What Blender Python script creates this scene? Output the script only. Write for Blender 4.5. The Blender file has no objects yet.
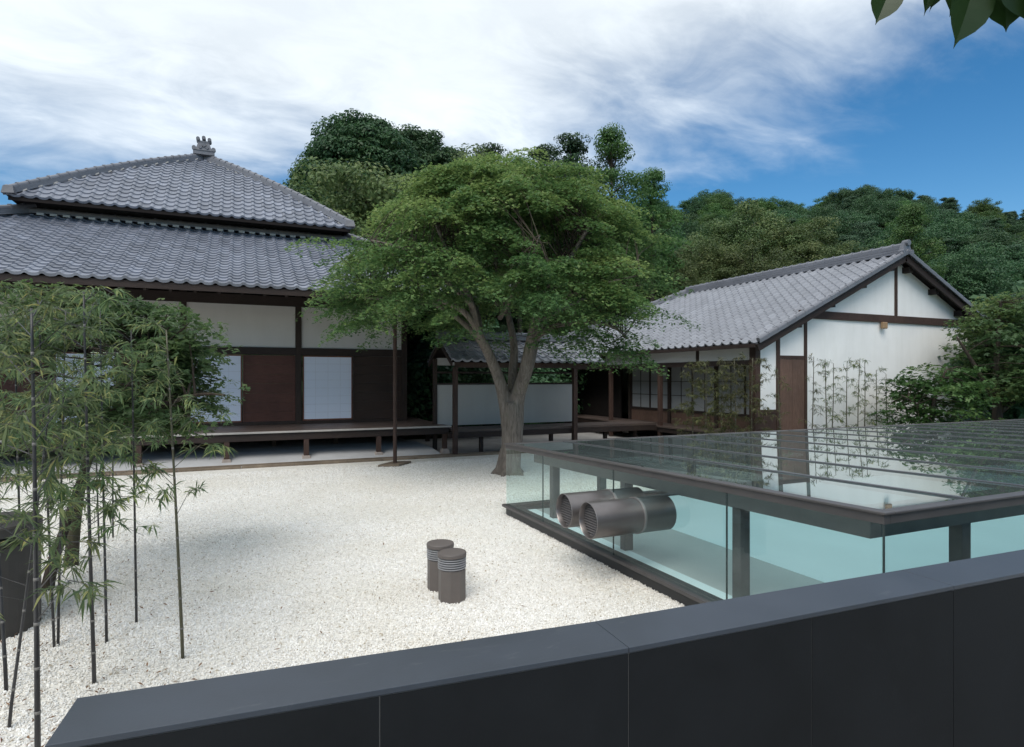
import bpy, math, random
import numpy as np
from mathutils import Vector, Matrix, noise as mnoise

random.seed(7)
rng = np.random.default_rng(11)
S = bpy.context.scene
COL = S.collection
R = math.radians

# ------------------------------------------------------------------ camera
EYE = 1.9
F = 612.0
YAW = R(23.95)
CY, SY = math.cos(YAW), math.sin(YAW)
cd = bpy.data.cameras.new('camera')
cam = bpy.data.objects.new('camera', cd)
COL.objects.link(cam)
cam.location = (0, 0, EYE)
cam.rotation_euler = (R(90), 0, -YAW)
cd.sensor_width = 36
cd.lens = F / 1024 * 36
cd.shift_y = 4.5 / 1024
cd.clip_start = 0.05
cd.clip_end = 2000
S.camera = cam

# ------------------------------------------------------------------ sky, sun, exposure
SUN_EL, SUN_AZ = R(52), math.atan2(-0.62, -0.78)      # azimuth from +Y towards +X
w = bpy.data.worlds.new('World')
S.world = w
w.use_nodes = True
nt = w.node_tree
nt.nodes.clear()
def wn(t, **k):
    n = nt.nodes.new(t)
    for a, b in k.items():
        setattr(n, a, b)
    return n
def wl(a, b): nt.links.new(a, b)
sky = wn('ShaderNodeTexSky', sky_type='NISHITA')
sky.sun_disc = False
sky.sun_elevation = SUN_EL
sky.sun_rotation = SUN_AZ
sky.altitude = 300
sky.air_density = 1.0
sky.dust_density = 0.3
sky.ozone_density = 2.0
tc = wn('ShaderNodeTexCoord')
sep = wn('ShaderNodeSeparateXYZ'); wl(tc.outputs['Generated'], sep.inputs[0])
def wm(op, a=None, b=None, c=None):
    n = wn('ShaderNodeMath', operation=op)
    for i, x in enumerate((a, b, c)):
        if x is None: continue
        if isinstance(x, (int, float)): n.inputs[i].default_value = x
        else: wl(x, n.inputs[i])
    return n.outputs[0]
# clouds live on a high flat layer: project the direction on it
zz = wm('MAXIMUM', sep.outputs[2], 0.0)
den = wm('ADD', zz, 0.22)
cx = wm('DIVIDE', sep.outputs[0], den)
cy = wm('DIVIDE', sep.outputs[1], den)
cmb = wn('ShaderNodeCombineXYZ'); wl(cx, cmb.inputs[0]); wl(cy, cmb.inputs[1])
mp = wn('ShaderNodeMapping'); wl(cmb.outputs[0], mp.inputs[0])
mp.inputs['Rotation'].default_value = (0, 0, R(-12)); mp.inputs['Scale'].default_value = (0.8, 1.25, 1)
n1 = wn('ShaderNodeTexNoise'); wl(mp.outputs[0], n1.inputs['Vector'])
n1.inputs['Scale'].default_value = 1.3; n1.inputs['Detail'].default_value = 9; n1.inputs['Roughness'].default_value = 0.55
n1.inputs['Distortion'].default_value = 0.25
n2 = wn('ShaderNodeTexNoise'); wl(mp.outputs[0], n2.inputs['Vector'])
n2.inputs['Scale'].default_value = 4.5; n2.inputs['Detail'].default_value = 8; n2.inputs['Roughness'].default_value = 0.6
n2.inputs['Distortion'].default_value = 0.8
dotR = wm('ADD', wm('MULTIPLY', sep.outputs[0], CY), wm('MULTIPLY', sep.outputs[1], -SY))
cov = wm('ADD', wm('MULTIPLY', sep.outputs[2], 13.5), wm('MULTIPLY', wm('MAXIMUM', dotR, -0.12), -2.5))
cov = wm('SUBTRACT', cov, 3.95)
cov = wm('ADD', cov, wm('MULTIPLY', wm('SUBTRACT', n1.outputs[0], 0.5), 5.5))
cov = wm('ADD', cov, wm('MULTIPLY', wm('SUBTRACT', n2.outputs[0], 0.5), 1.6))
mr = wn('ShaderNodeMapRange', interpolation_type='SMOOTHSTEP'); wl(cov, mr.inputs[0])
mr.inputs[1].default_value = -0.9; mr.inputs[2].default_value = 2.1; mr.inputs[3].default_value = 0.0; mr.inputs[4].default_value = 1.0
# the thick parts of the cloud are a little greyer
cr = wn('ShaderNodeMapRange'); wl(wm('ADD', wm('MULTIPLY', n1.outputs[0], 0.6), wm('MULTIPLY', n2.outputs[0], 0.4)), cr.inputs[0])
cr.inputs[1].default_value = 0.40; cr.inputs[2].default_value = 0.62; cr.inputs[3].default_value = 0.80; cr.inputs[4].default_value = 0.97
cc = wn('ShaderNodeMix', data_type='RGBA')
cc.blend_type = 'MULTIPLY'; cc.inputs[0].default_value = 1
cc.inputs[6].default_value = (0.90, 0.98, 1.05, 1)
wl(cr.outputs[0], cc.inputs[7])
hsv = wn('ShaderNodeHueSaturation'); wl(sky.outputs[0], hsv.inputs['Color']); hsv.inputs['Saturation'].default_value = 1.36; hsv.inputs['Hue'].default_value = 0.496
bg1 = wn('ShaderNodeBackground'); wl(hsv.outputs[0], bg1.inputs[0]); bg1.inputs[1].default_value = 0.088
bg2 = wn('ShaderNodeBackground'); wl(cc.outputs[2], bg2.inputs[0]); bg2.inputs[1].default_value = 0.84
mx = wn('ShaderNodeMixShader'); wl(mr.outputs[0], mx.inputs[0]); wl(bg1.outputs[0], mx.inputs[1]); wl(bg2.outputs[0], mx.inputs[2])
out = wn('ShaderNodeOutputWorld'); wl(mx.outputs[0], out.inputs[0])

sl = bpy.data.lights.new('sun', 'SUN')
sun = bpy.data.objects.new('sun', sl)
COL.objects.link(sun)
sl.energy = 1.7
sl.angle = R(40)
sl.color = (1.0, 0.95, 0.87)
sd = Vector((math.sin(SUN_AZ) * math.cos(SUN_EL), math.cos(SUN_AZ) * math.cos(SUN_EL), math.sin(SUN_EL)))
sun.rotation_euler = sd.to_track_quat('Z', 'Y').to_euler()
sun.location = sd * 60

S.view_settings.view_transform = 'Standard'
S.view_settings.look = 'None'
S.view_settings.exposure = 0.5
S.view_settings.gamma = 1.0
S.view_settings.use_curve_mapping = False
S.cycles.use_denoising = True
S.cycles.max_bounces = 10
S.cycles.transparent_max_bounces = 32
S.cycles.use_adaptive_sampling = True
S.cycles.adaptive_threshold = 0.015

# ------------------------------------------------------------------ coordinates
def c2w(X, d, z=0.0):                      # X to the right of, d ahead of the viewpoint
    return Vector((CY * X + SY * d, -SY * X + CY * d, z))
def gp(x, y, z=0.0):                       # the point of height z seen at a spot of the photo
    d = F * (EYE - z) / (y - 378.0)
    return c2w((x - 512) / F * d, d, z)
def pd(x, y, d):                           # the point at distance d
    return c2w((x - 512) / F * d, d, EYE + (378.0 - y) / F * d)

# ------------------------------------------------------------------ materials
def newmat(name):
    m = bpy.data.materials.new(name)
    m.use_nodes = True
    t = m.node_tree
    t.nodes.clear()
    o = t.nodes.new('ShaderNodeOutputMaterial')
    return m, t, o
def nd(t, ty, **k):
    n = t.nodes.new(ty)
    for a, b in k.items(): setattr(n, a, b)
    return n
def ramp(t, fac, stops):
    r = nd(t, 'ShaderNodeValToRGB')
    e = r.color_ramp.elements
    while len(e) < len(stops): e.new(0.5)
    for i, (p, c) in enumerate(stops):
        e[i].position = p
        e[i].color = (*c, 1) if len(c) == 3 else c
    t.links.new(fac, r.inputs[0])
    return r.outputs[0]
def pri(t, o, col, rough=0.6, spec=0.5, metal=0.0):
    p = nd(t, 'ShaderNodeBsdfPrincipled')
    if isinstance(col, tuple): p.inputs['Base Color'].default_value = (*col, 1)
    else: t.links.new(col, p.inputs['Base Color'])
    if isinstance(rough, (int, float)): p.inputs['Roughness'].default_value = rough
    else: t.links.new(rough, p.inputs['Roughness'])
    p.inputs['Specular IOR Level'].default_value = spec
    p.inputs['Metallic'].default_value = metal
    t.links.new(p.outputs[0], o.inputs[0])
    return p
def objco(t, scale=(1, 1, 1), coord='Object'):
    c = nd(t, 'ShaderNodeTexCoord')
    m = nd(t, 'ShaderNodeMapping')
    m.inputs['Scale'].default_value = scale
    t.links.new(c.outputs[coord], m.inputs[0])
    return m.outputs[0]
def noi(t, co, s, det=5, rough=0.55, dist=0.0):
    n = nd(t, 'ShaderNodeTexNoise')
    t.links.new(co, n.inputs['Vector'])
    n.inputs['Scale'].default_value = s
    n.inputs['Detail'].default_value = det
    n.inputs['Roughness'].default_value = rough
    n.inputs['Distortion'].default_value = dist
    return n.outputs[0]
def bump(t, p, h, dist=0.01, st=0.5):
    b = nd(t, 'ShaderNodeBump')
    b.inputs['Distance'].default_value = dist
    b.inputs['Strength'].default_value = st
    t.links.new(h, b.inputs['Height'])
    t.links.new(b.outputs[0], p.inputs['Normal'])
def mixc(t, fac, a, b, mode='MIX'):
    n = nd(t, 'ShaderNodeMix', data_type='RGBA', blend_type=mode)
    for i, x in ((0, fac), (6, a), (7, b)):
        if isinstance(x, (int, float)): n.inputs[i].default_value = x
        elif isinstance(x, tuple): n.inputs[i].default_value = (*x, 1)
        else: t.links.new(x, n.inputs[i])
    return n.outputs[2]

def wood(name, c1, c2, scale=(1, 1, 1), rough=0.65, grain=9.0):
    m, t, o = newmat(name)
    co = objco(t, scale)
    a = noi(t, co, grain, 6, 0.6, 0.4)
    b = noi(t, objco(t), 1.3, 3)
    col = ramp(t, a, [(0.25, c1), (0.75, c2)])
    col = mixc(t, 0.55, col, ramp(t, b, [(0.3, (0.55, 0.55, 0.55)), (0.7, (1.2, 1.15, 1.1))]), 'MULTIPLY')
    p = pri(t, o, col, rough, 0.3)
    bump(t, p, a, 0.004, 0.5)
    return m
M = {}
M['wood_v'] = wood('dark_timber_upright', (0.018, 0.012, 0.010), (0.055, 0.038, 0.032), (14, 14, 0.8))
M['wood_x'] = wood('dark_timber_along', (0.016, 0.011, 0.010), (0.05, 0.035, 0.031), (0.8, 14, 14))
M['wood_y'] = wood('dark_timber_deep', (0.016, 0.011, 0.010), (0.05, 0.035, 0.031), (14, 0.8, 14))
M['door_red'] = wood('red_brown_boards', (0.07, 0.027, 0.021), (0.13, 0.058, 0.045), (0.7, 10, 16), 0.6)
M['door_dark'] = wood('dark_brown_boards', (0.028, 0.017, 0.014), (0.06, 0.038, 0.032), (0.7, 10, 16), 0.6)
M['door_brown'] = wood('weathered_brown_door', (0.085, 0.05, 0.038), (0.17, 0.108, 0.085), (10, 10, 0.8), 0.65)
M['timber_brown'] = wood('brown_timber', (0.035, 0.020, 0.016), (0.085, 0.052, 0.042), (9, 9, 0.9), 0.65)
M['frame_red'] = wood('red_cedar_frame', (0.12, 0.045, 0.03), (0.2, 0.08, 0.055), (5, 5, 2))
M['wood_end'] = wood('weathered_log_end', (0.22, 0.14, 0.08), (0.38, 0.26, 0.16), (4, 4, 4))
M['veranda'] = wood('veranda_boards', (0.06, 0.045, 0.04), (0.13, 0.10, 0.09), (0.8, 12, 12), 0.5)
M['veranda_edge'] = wood('pale_weathered_edge', (0.30, 0.29, 0.28), (0.5, 0.48, 0.46), (0.8, 10, 10), 0.7)

def plaster(name, c, var=0.1, rough=0.85):
    m, t, o = newmat(name)
    co = objco(t)
    a = noi(t, co, 0.9, 6, 0.6, 0.3)
    b = noi(t, objco(t, (3, 3, 0.35)), 1.4, 5, 0.6)
    k = 1 - var
    col = mixc(t, 1.0, c, ramp(t, a, [(0.3, (k, k, k)), (0.7, (1, 1, 1))]), 'MULTIPLY')
    col = mixc(t, 0.5, col, ramp(t, b, [(0.3, (k, k, k * 0.98)), (0.6, (1, 1, 1))]), 'MULTIPLY')
    p = pri(t, o, col, rough, 0.2)
    bump(t, p, noi(t, co, 60, 4), 0.002, 0.25)
    return m
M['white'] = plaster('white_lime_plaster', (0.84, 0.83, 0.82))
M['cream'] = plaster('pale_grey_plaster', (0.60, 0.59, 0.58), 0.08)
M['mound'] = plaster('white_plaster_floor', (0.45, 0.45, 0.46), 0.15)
M['greyplaster'] = plaster('shaded_grey_plaster', (0.41, 0.40, 0.39), 0.08)  # plaster darkened: the shade on the corridor wall is put into the colour
M['stone'] = plaster('pale_base_stone', (0.46, 0.39, 0.35), 0.4)
M['kerb'] = plaster('brown_kerb_stone', (0.26, 0.205, 0.155), 0.5)
M['dripbed'] = plaster('grey_drip_bed', (0.36, 0.35, 0.34), 0.3)

def paper():
    m, t, o = newmat('shoji_paper')
    p = pri(t, o, (0.72, 0.77, 0.90), 0.8, 0.1)
    return m
M['paper'] = paper()
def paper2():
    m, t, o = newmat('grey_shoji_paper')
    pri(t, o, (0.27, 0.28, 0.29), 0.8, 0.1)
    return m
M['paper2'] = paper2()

def tile(name, base, rough=0.42):
    m, t, o = newmat(name)
    at = nd(t, 'ShaderNodeAttribute', attribute_name='tint')
    col = ramp(t, at.outputs['Fac'], [(0.0, tuple(x * 0.72 for x in base)), (0.55, base), (1.0, tuple(min(1, x * 1.3) for x in base))])
    co = objco(t)
    a = noi(t, co, 1.1, 6, 0.65)
    col = mixc(t, 0.6, col, ramp(t, a, [(0.3, (0.75, 0.75, 0.76)), (0.7, (1.1, 1.1, 1.1))]), 'MULTIPLY')
    r = nd(t, 'ShaderNodeMapRange'); t.links.new(a, r.inputs[0])
    r.inputs[3].default_value = rough - 0.08; r.inputs[4].default_value = rough + 0.12
    p = pri(t, o, col, r.outputs[0], 0.5)
    bump(t, p, noi(t, co, 40, 4), 0.002, 0.3)
    return m
M['tile'] = tile('blue_grey_pantile', (0.20, 0.215, 0.26))
M['tile2'] = tile('lit_grey_pantile', (0.225, 0.235, 0.265))  # similar grey tile, storehouse roof's light and sky sheen lifted into the colour
M['ridge'] = tile('grey_ridge_tile', (0.175, 0.18, 0.205))

def slate(name, col, rough, spec, scuff=0.5):
    m, t, o = newmat(name)
    co = objco(t)
    a = noi(t, co, 2.2, 7, 0.65, 0.5)
    b = noi(t, co, 120, 3, 0.6)
    c = mixc(t, 1.0, col, ramp(t, a, [(0.3, (0.8, 0.8, 0.8)), (0.72, (1.2, 1.2, 1.22))]), 'MULTIPLY')
    # pale scuffs with a shape of their own
    s = noi(t, objco(t, (1.2, 3.5, 1)), 2.6, 8, 0.7, 1.2)
    c = mixc(t, ramp(t, s, [(0.60, (0, 0, 0)), (0.78, (scuff,) * 3)]), c, (0.16, 0.17, 0.18))
    rr = nd(t, 'ShaderNodeMapRange'); t.links.new(a, rr.inputs[0])
    rr.inputs[3].default_value = rough - 0.06; rr.inputs[4].default_value = rough + 0.1
    p = pri(t, o, c, rr.outputs[0], spec)
    bump(t, p, b, 0.001, 0.35)
    return m
M['slate'] = slate('sky_tinted_slate', (0.032, 0.040, 0.054), 0.42, 0.75)  # coping colour carries the blue of the reflected sky
M['slate_face'] = slate('dark_slate_face', (0.0095, 0.0105, 0.012), 0.6, 0.2, 0.03)  # darker copy of the coping slate, without its sky tint
def plain(name, col, rough, spec=0.5, metal=0.0, var=0.15, ns=6):
    m, t, o = newmat(name)
    a = noi(t, objco(t), ns, 5, 0.6)
    c = mixc(t, 1.0, col, ramp(t, a, [(0.3, (1 - var,) * 3), (0.7, (1 + var,) * 3)]), 'MULTIPLY')
    pri(t, o, c, rough, spec, metal)
    return m
M['joint'] = plain('grey_joint_mortar', (0.09, 0.09, 0.09), 0.9)
M['lattice'] = plain('pale_lattice_wood', (0.60, 0.63, 0.73), 0.7)
M['seal'] = plain('grey_green_silicone', (0.05, 0.065, 0.065), 0.7, 0.1)
M['slat'] = plain('dark_grille_slat', (0.13, 0.12, 0.12), 0.5)
M['bronze'] = plain('dark_bronze_metal', (0.075, 0.068, 0.068), 0.45, 0.5, 0.0, 0.12)
M['bronze_dk'] = plain('black_steel_sill', (0.028, 0.029, 0.032), 0.45)
M['barpaint'] = plain('grey_glazing_bar', (0.075, 0.075, 0.08), 0.4)
M['colpaint'] = plain('grey_painted_steel', (0.10, 0.098, 0.098), 0.5)
M['bollard'] = plain('taupe_metal_paint', (0.125, 0.108, 0.100), 0.5, 0.4, 0.0, 0.08)
M['dark_box'] = plain('dark_taupe_metal', (0.055, 0.050, 0.046), 0.55, 0.4)
M['louvre'] = plain('satin_louvre_metal', (0.36, 0.36, 0.38), 0.35, 0.5, 0.3)
M['black'] = plain('recess_shade_black', (0.012, 0.012, 0.012), 0.8)  # shade inside hollows and gaps, put in as black colour
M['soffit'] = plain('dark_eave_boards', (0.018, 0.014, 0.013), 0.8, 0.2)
def brushed():
    m, t, o = newmat('brushed_stainless_steel')
    a = noi(t, objco(t, (1, 1, 1)), 5, 4, 0.6)
    c = ramp(t, a, [(0.3, (0.185, 0.168, 0.165)), (0.7, (0.215, 0.196, 0.192))])
    pri(t, o, c, 0.38, 0.5, 0.75)
    return m
M['steel'] = brushed()
M['steel_ring'] = plain('steel_collar', (0.30, 0.28, 0.275), 0.4, 0.5, 0.6)
M['floor_in'] = plain('pale_gallery_floor', (0.82, 0.89, 0.90), 0.55, 0.4, 0, 0.03, 1)
M['strip_in'] = plain('grey_gallery_strip', (0.5, 0.5, 0.49), 0.6, 0.4, 0, 0.05, 2)  # even grey for the strip in the floor

def glass(name, tint, ior, faces=1, film=0.0):
    m, t, o = newmat(name)
    tr = nd(t, 'ShaderNodeBsdfTransparent'); tr.inputs[0].default_value = (*tint, 1)
    gl = nd(t, 'ShaderNodeBsdfGlossy'); gl.inputs['Roughness'].default_value = 0.0
    gl.inputs[0].default_value = (0.92, 0.97, 0.96, 1)
    fr = nd(t, 'ShaderNodeFresnel'); fr.inputs[0].default_value = ior
    ge = nd(t, 'ShaderNodeNewGeometry')
    inv = nd(t, 'ShaderNodeMath', operation='SUBTRACT'); inv.inputs[0].default_value = 1
    t.links.new(ge.outputs['Backfacing'], inv.inputs[1])
    mu = nd(t, 'ShaderNodeMath', operation='MULTIPLY')
    # reflection of a stack of n glass faces: nR / (1 + (n-1)R)
    up_ = nd(t, 'ShaderNodeMath', operation='MULTIPLY'); t.links.new(fr.outputs[0], up_.inputs[0]); up_.inputs[1].default_value = faces
    dn_ = nd(t, 'ShaderNodeMath', operation='MULTIPLY_ADD'); t.links.new(fr.outputs[0], dn_.inputs[0]); dn_.inputs[1].default_value = faces - 1; dn_.inputs[2].default_value = 1
    dv_ = nd(t, 'ShaderNodeMath', operation='DIVIDE'); t.links.new(up_.outputs[0], dv_.inputs[0]); t.links.new(dn_.outputs[0], dv_.inputs[1])
    t.links.new(dv_.outputs[0], mu.inputs[0]); t.links.new(inv.outputs[0], mu.inputs[1])
    mx = nd(t, 'ShaderNodeMixShader')
    t.links.new(mu.outputs[0], mx.inputs[0]); t.links.new(tr.outputs[0], mx.inputs[1]); t.links.new(gl.outputs[0], mx.inputs[2])
    fin = mx.outputs[0]
    if film:                                   # a thin film of dust and rain spots on the pane
        df = nd(t, 'ShaderNodeBsdfDiffuse'); df.inputs[0].default_value = (0.42, 0.50, 0.50, 1)
        a = noi(t, objco(t), 1.6, 7, 0.65)
        rr_ = nd(t, 'ShaderNodeMapRange'); t.links.new(a, rr_.inputs[0]); rr_.inputs[1].default_value = 0.3; rr_.inputs[2].default_value = 0.7
        rr_.inputs[3].default_value = film * .7; rr_.inputs[4].default_value = film * 1.3
        m2 = nd(t, 'ShaderNodeMixShader'); t.links.new(rr_.outputs[0], m2.inputs[0]); t.links.new(fin, m2.inputs[1]); t.links.new(df.outputs[0], m2.inputs[2])
        fin = m2.outputs[0]
    t.links.new(fin, o.inputs[0])
    return m
M['glass'] = glass('green_tinted_side_glass', (0.925, 0.975, 0.972), 1.5, 1)
M['glass_roof'] = glass('green_tinted_roof_glass', (0.64, 0.755, 0.765), 1.55, 4, 0.065)

def leaf(name, dark, mid, light, transl=0.35, rough=0.5):
    m, t, o = newmat(name)
    at = nd(t, 'ShaderNodeAttribute', attribute_name='tint')
    oi = nd(t, 'ShaderNodeObjectInfo')
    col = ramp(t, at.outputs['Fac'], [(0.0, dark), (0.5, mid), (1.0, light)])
    hs = nd(t, 'ShaderNodeHueSaturation')
    mrr = nd(t, 'ShaderNodeMapRange'); t.links.new(oi.outputs['Random'], mrr.inputs[0])
    mrr.inputs[3].default_value = 0.75; mrr.inputs[4].default_value = 1.2
    t.links.new(mrr.outputs[0], hs.inputs['Value'])
    mh = nd(t, 'ShaderNodeMapRange'); t.links.new(oi.outputs['Random'], mh.inputs[0])
    mh.inputs[3].default_value = 0.485; mh.inputs[4].default_value = 0.515
    t.links.new(mh.outputs[0], hs.inputs['Hue'])
    t.links.new(col, hs.inputs['Color'])
    p = nd(t, 'ShaderNodeBsdfPrincipled')
    t.links.new(hs.outputs[0], p.inputs['Base Color'])
    p.inputs['Roughness'].default_value = rough
    p.inputs['Specular IOR Level'].default_value = 0.35
    tl = nd(t, 'ShaderNodeBsdfTranslucent'); t.links.new(hs.outputs[0], tl.inputs[0])
    mx = nd(t, 'ShaderNodeMixShader'); mx.inputs[0].default_value = transl
    t.links.new(p.outputs[0], mx.inputs[1]); t.links.new(tl.outputs[0], mx.inputs[2])
    t.links.new(mx.outputs[0], o.inputs[0])
    return m
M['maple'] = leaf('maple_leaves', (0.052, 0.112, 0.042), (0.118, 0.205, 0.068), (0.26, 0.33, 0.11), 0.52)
M['maple_dk'] = leaf('deep_green_maple_leaves', (0.075, 0.15, 0.065), (0.135, 0.235, 0.09), (0.24, 0.32, 0.11), 0.52)
M['bamboo_lf'] = leaf('bamboo_leaves', (0.06, 0.105, 0.05), (0.135, 0.195, 0.085), (0.32, 0.33, 0.12), 0.5)
M['bamboo_yl'] = leaf('yellowing_bamboo_leaves', (0.06, 0.075, 0.03), (0.11, 0.12, 0.05), (0.2, 0.19, 0.08), 0.35)
M['camphor'] = leaf('camphor_leaves', (0.028, 0.07, 0.032), (0.05, 0.115, 0.048), (0.085, 0.16, 0.062), 0.33)
M['oak'] = leaf('olive_oak_leaves', (0.052, 0.088, 0.032), (0.105, 0.15, 0.052), (0.20, 0.22, 0.085), 0.33)
M['cedar'] = leaf('cedar_needles', (0.026, 0.060, 0.032), (0.046, 0.098, 0.048), (0.08, 0.14, 0.062), 0.25)
M['spring'] = leaf('fresh_green_leaves', (0.046, 0.105, 0.034), (0.085, 0.17, 0.05), (0.15, 0.235, 0.07), 0.42)
M['bigleaf'] = leaf('broad_glossy_leaves', (0.012, 0.036, 0.010), (0.02, 0.055, 0.014), (0.035, 0.08, 0.022), 0.25, 0.4)

def bark(name, c1, c2, sc=(6, 6, 1.2)):
    m, t, o = newmat(name)
    a = noi(t, objco(t, sc), 3.5, 7, 0.7, 0.6)
    b = noi(t, objco(t), 2.0, 4, 0.6)
    col = ramp(t, a, [(0.3, c1), (0.7, c2)])
    col = mixc(t, ramp(t, b, [(0.55, (0, 0, 0)), (0.72, (0.5, 0.5, 0.5))]), col, (0.10, 0.12, 0.055))
    p = pri(t, o, col, 0.85, 0.2)
    bump(t, p, a, 0.02, 0.8)
    return m
M['bark'] = bark('grey_brown_bark', (0.075, 0.062, 0.052), (0.26, 0.22, 0.19), (9, 9, 1.0))
M['bark_dk'] = bark('dark_brown_bark', (0.03, 0.024, 0.02), (0.09, 0.07, 0.055))
def culm():
    m, t, o = newmat('black_bamboo_culm')
    a = noi(t, objco(t, (8, 8, 1)), 2, 3)
    col = ramp(t, a, [(0.3, (0.016, 0.015, 0.017)), (0.7, (0.05, 0.048, 0.05))])
    pri(t, o, col, 0.35, 0.5)
    return m
M['culm'] = culm()
M['culm_g'] = plain('green_bamboo_culm', (0.075, 0.07, 0.04), 0.4)
M['node'] = plain('pale_bamboo_node', (0.16, 0.15, 0.14), 0.6)

def gravel_bed():
    m, t, o = newmat('white_gravel_bed')
    co = objco(t)
    v = nd(t, 'ShaderNodeTexVoronoi'); t.links.new(co, v.inputs['Vector']); v.inputs['Scale'].default_value = 42
    v2 = nd(t, 'ShaderNodeTexVoronoi'); t.links.new(co, v2.inputs['Vector']); v2.inputs['Scale'].default_value = 26
    sepc = nd(t, 'ShaderNodeSeparateColor'); t.links.new(v.outputs['Color'], sepc.inputs[0])
    col = ramp(t, sepc.outputs[0], [(0.0, (0.62, 0.60, 0.57)), (0.3, (0.70, 0.68, 0.645)), (0.8, (0.77, 0.75, 0.71)), (1.0, (0.82, 0.805, 0.77))])
    big = noi(t, co, 0.45, 5, 0.6)
    col = mixc(t, 1.0, col, ramp(t, big, [(0.3, (0.88, 0.87, 0.84)), (0.7, (1, 1, 1))]), 'MULTIPLY')
    p = pri(t, o, col, 0.8, 0.3)
    b = nd(t, 'ShaderNodeMath', operation='ADD')
    t.links.new(v.outputs['Distance'], b.inputs[0]); t.links.new(v2.outputs['Distance'], b.inputs[1])
    bump(t, p, b.outputs[0], -0.012, 0.5)
    return m
M['gravel'] = gravel_bed()
def stone_mat():
    m, t, o = newmat('white_marble_chips')
    oi = nd(t, 'ShaderNodeObjectInfo')
    col = ramp(t, oi.outputs['Random'], [(0.0, (0.42, 0.36, 0.28)), (0.03, (0.62, 0.58, 0.52)), (0.12, (0.73, 0.71, 0.675)), (0.7, (0.81, 0.795, 0.77)), (1.0, (0.86, 0.85, 0.83))])
    pn_ = noi(t, oi.outputs['Location'], 0.7, 5, 0.65)
    col = mixc(t, 1.0, col, ramp(t, pn_, [(0.38, (0.93, 0.915, 0.88)), (0.56, (1.0, 1.0, 1.0))]), 'MULTIPLY')
    pri(t, o, col, 0.7, 0.3)
    return m
M['chips'] = stone_mat()
def soil():
    m, t, o = newmat('mossy_soil')
    a = noi(t, objco(t), 0.8, 8, 0.65)
    col = ramp(t, a, [(0.3, (0.035, 0.05, 0.02)), (0.7, (0.075, 0.075, 0.045))])
    p = pri(t, o, col, 0.95, 0.1)
    bump(t, p, noi(t, objco(t), 9, 6), 0.1, 0.6)
    return m
M['soil'] = soil()
def hillm():
    m, t, o = newmat('wooded_hill_ground')
    a = noi(t, objco(t), 0.35, 8, 0.7)
    col = ramp(t, a, [(0.3, (0.012, 0.03, 0.013)), (0.7, (0.032, 0.06, 0.024))])
    p = pri(t, o, col, 0.95, 0.1)
    bump(t, p, noi(t, objco(t), 0.9, 8, 0.7), 1.5, 1.0)
    return m
M['hill'] = hillm()
M['paving'] = plain('grey_terrace_paving', (0.2, 0.2, 0.2), 0.8)
M['deadleaf'] = plain('brown_fallen_leaf', (0.17, 0.10, 0.06), 0.8, 0.2, 0, 0.4, 3)

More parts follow.
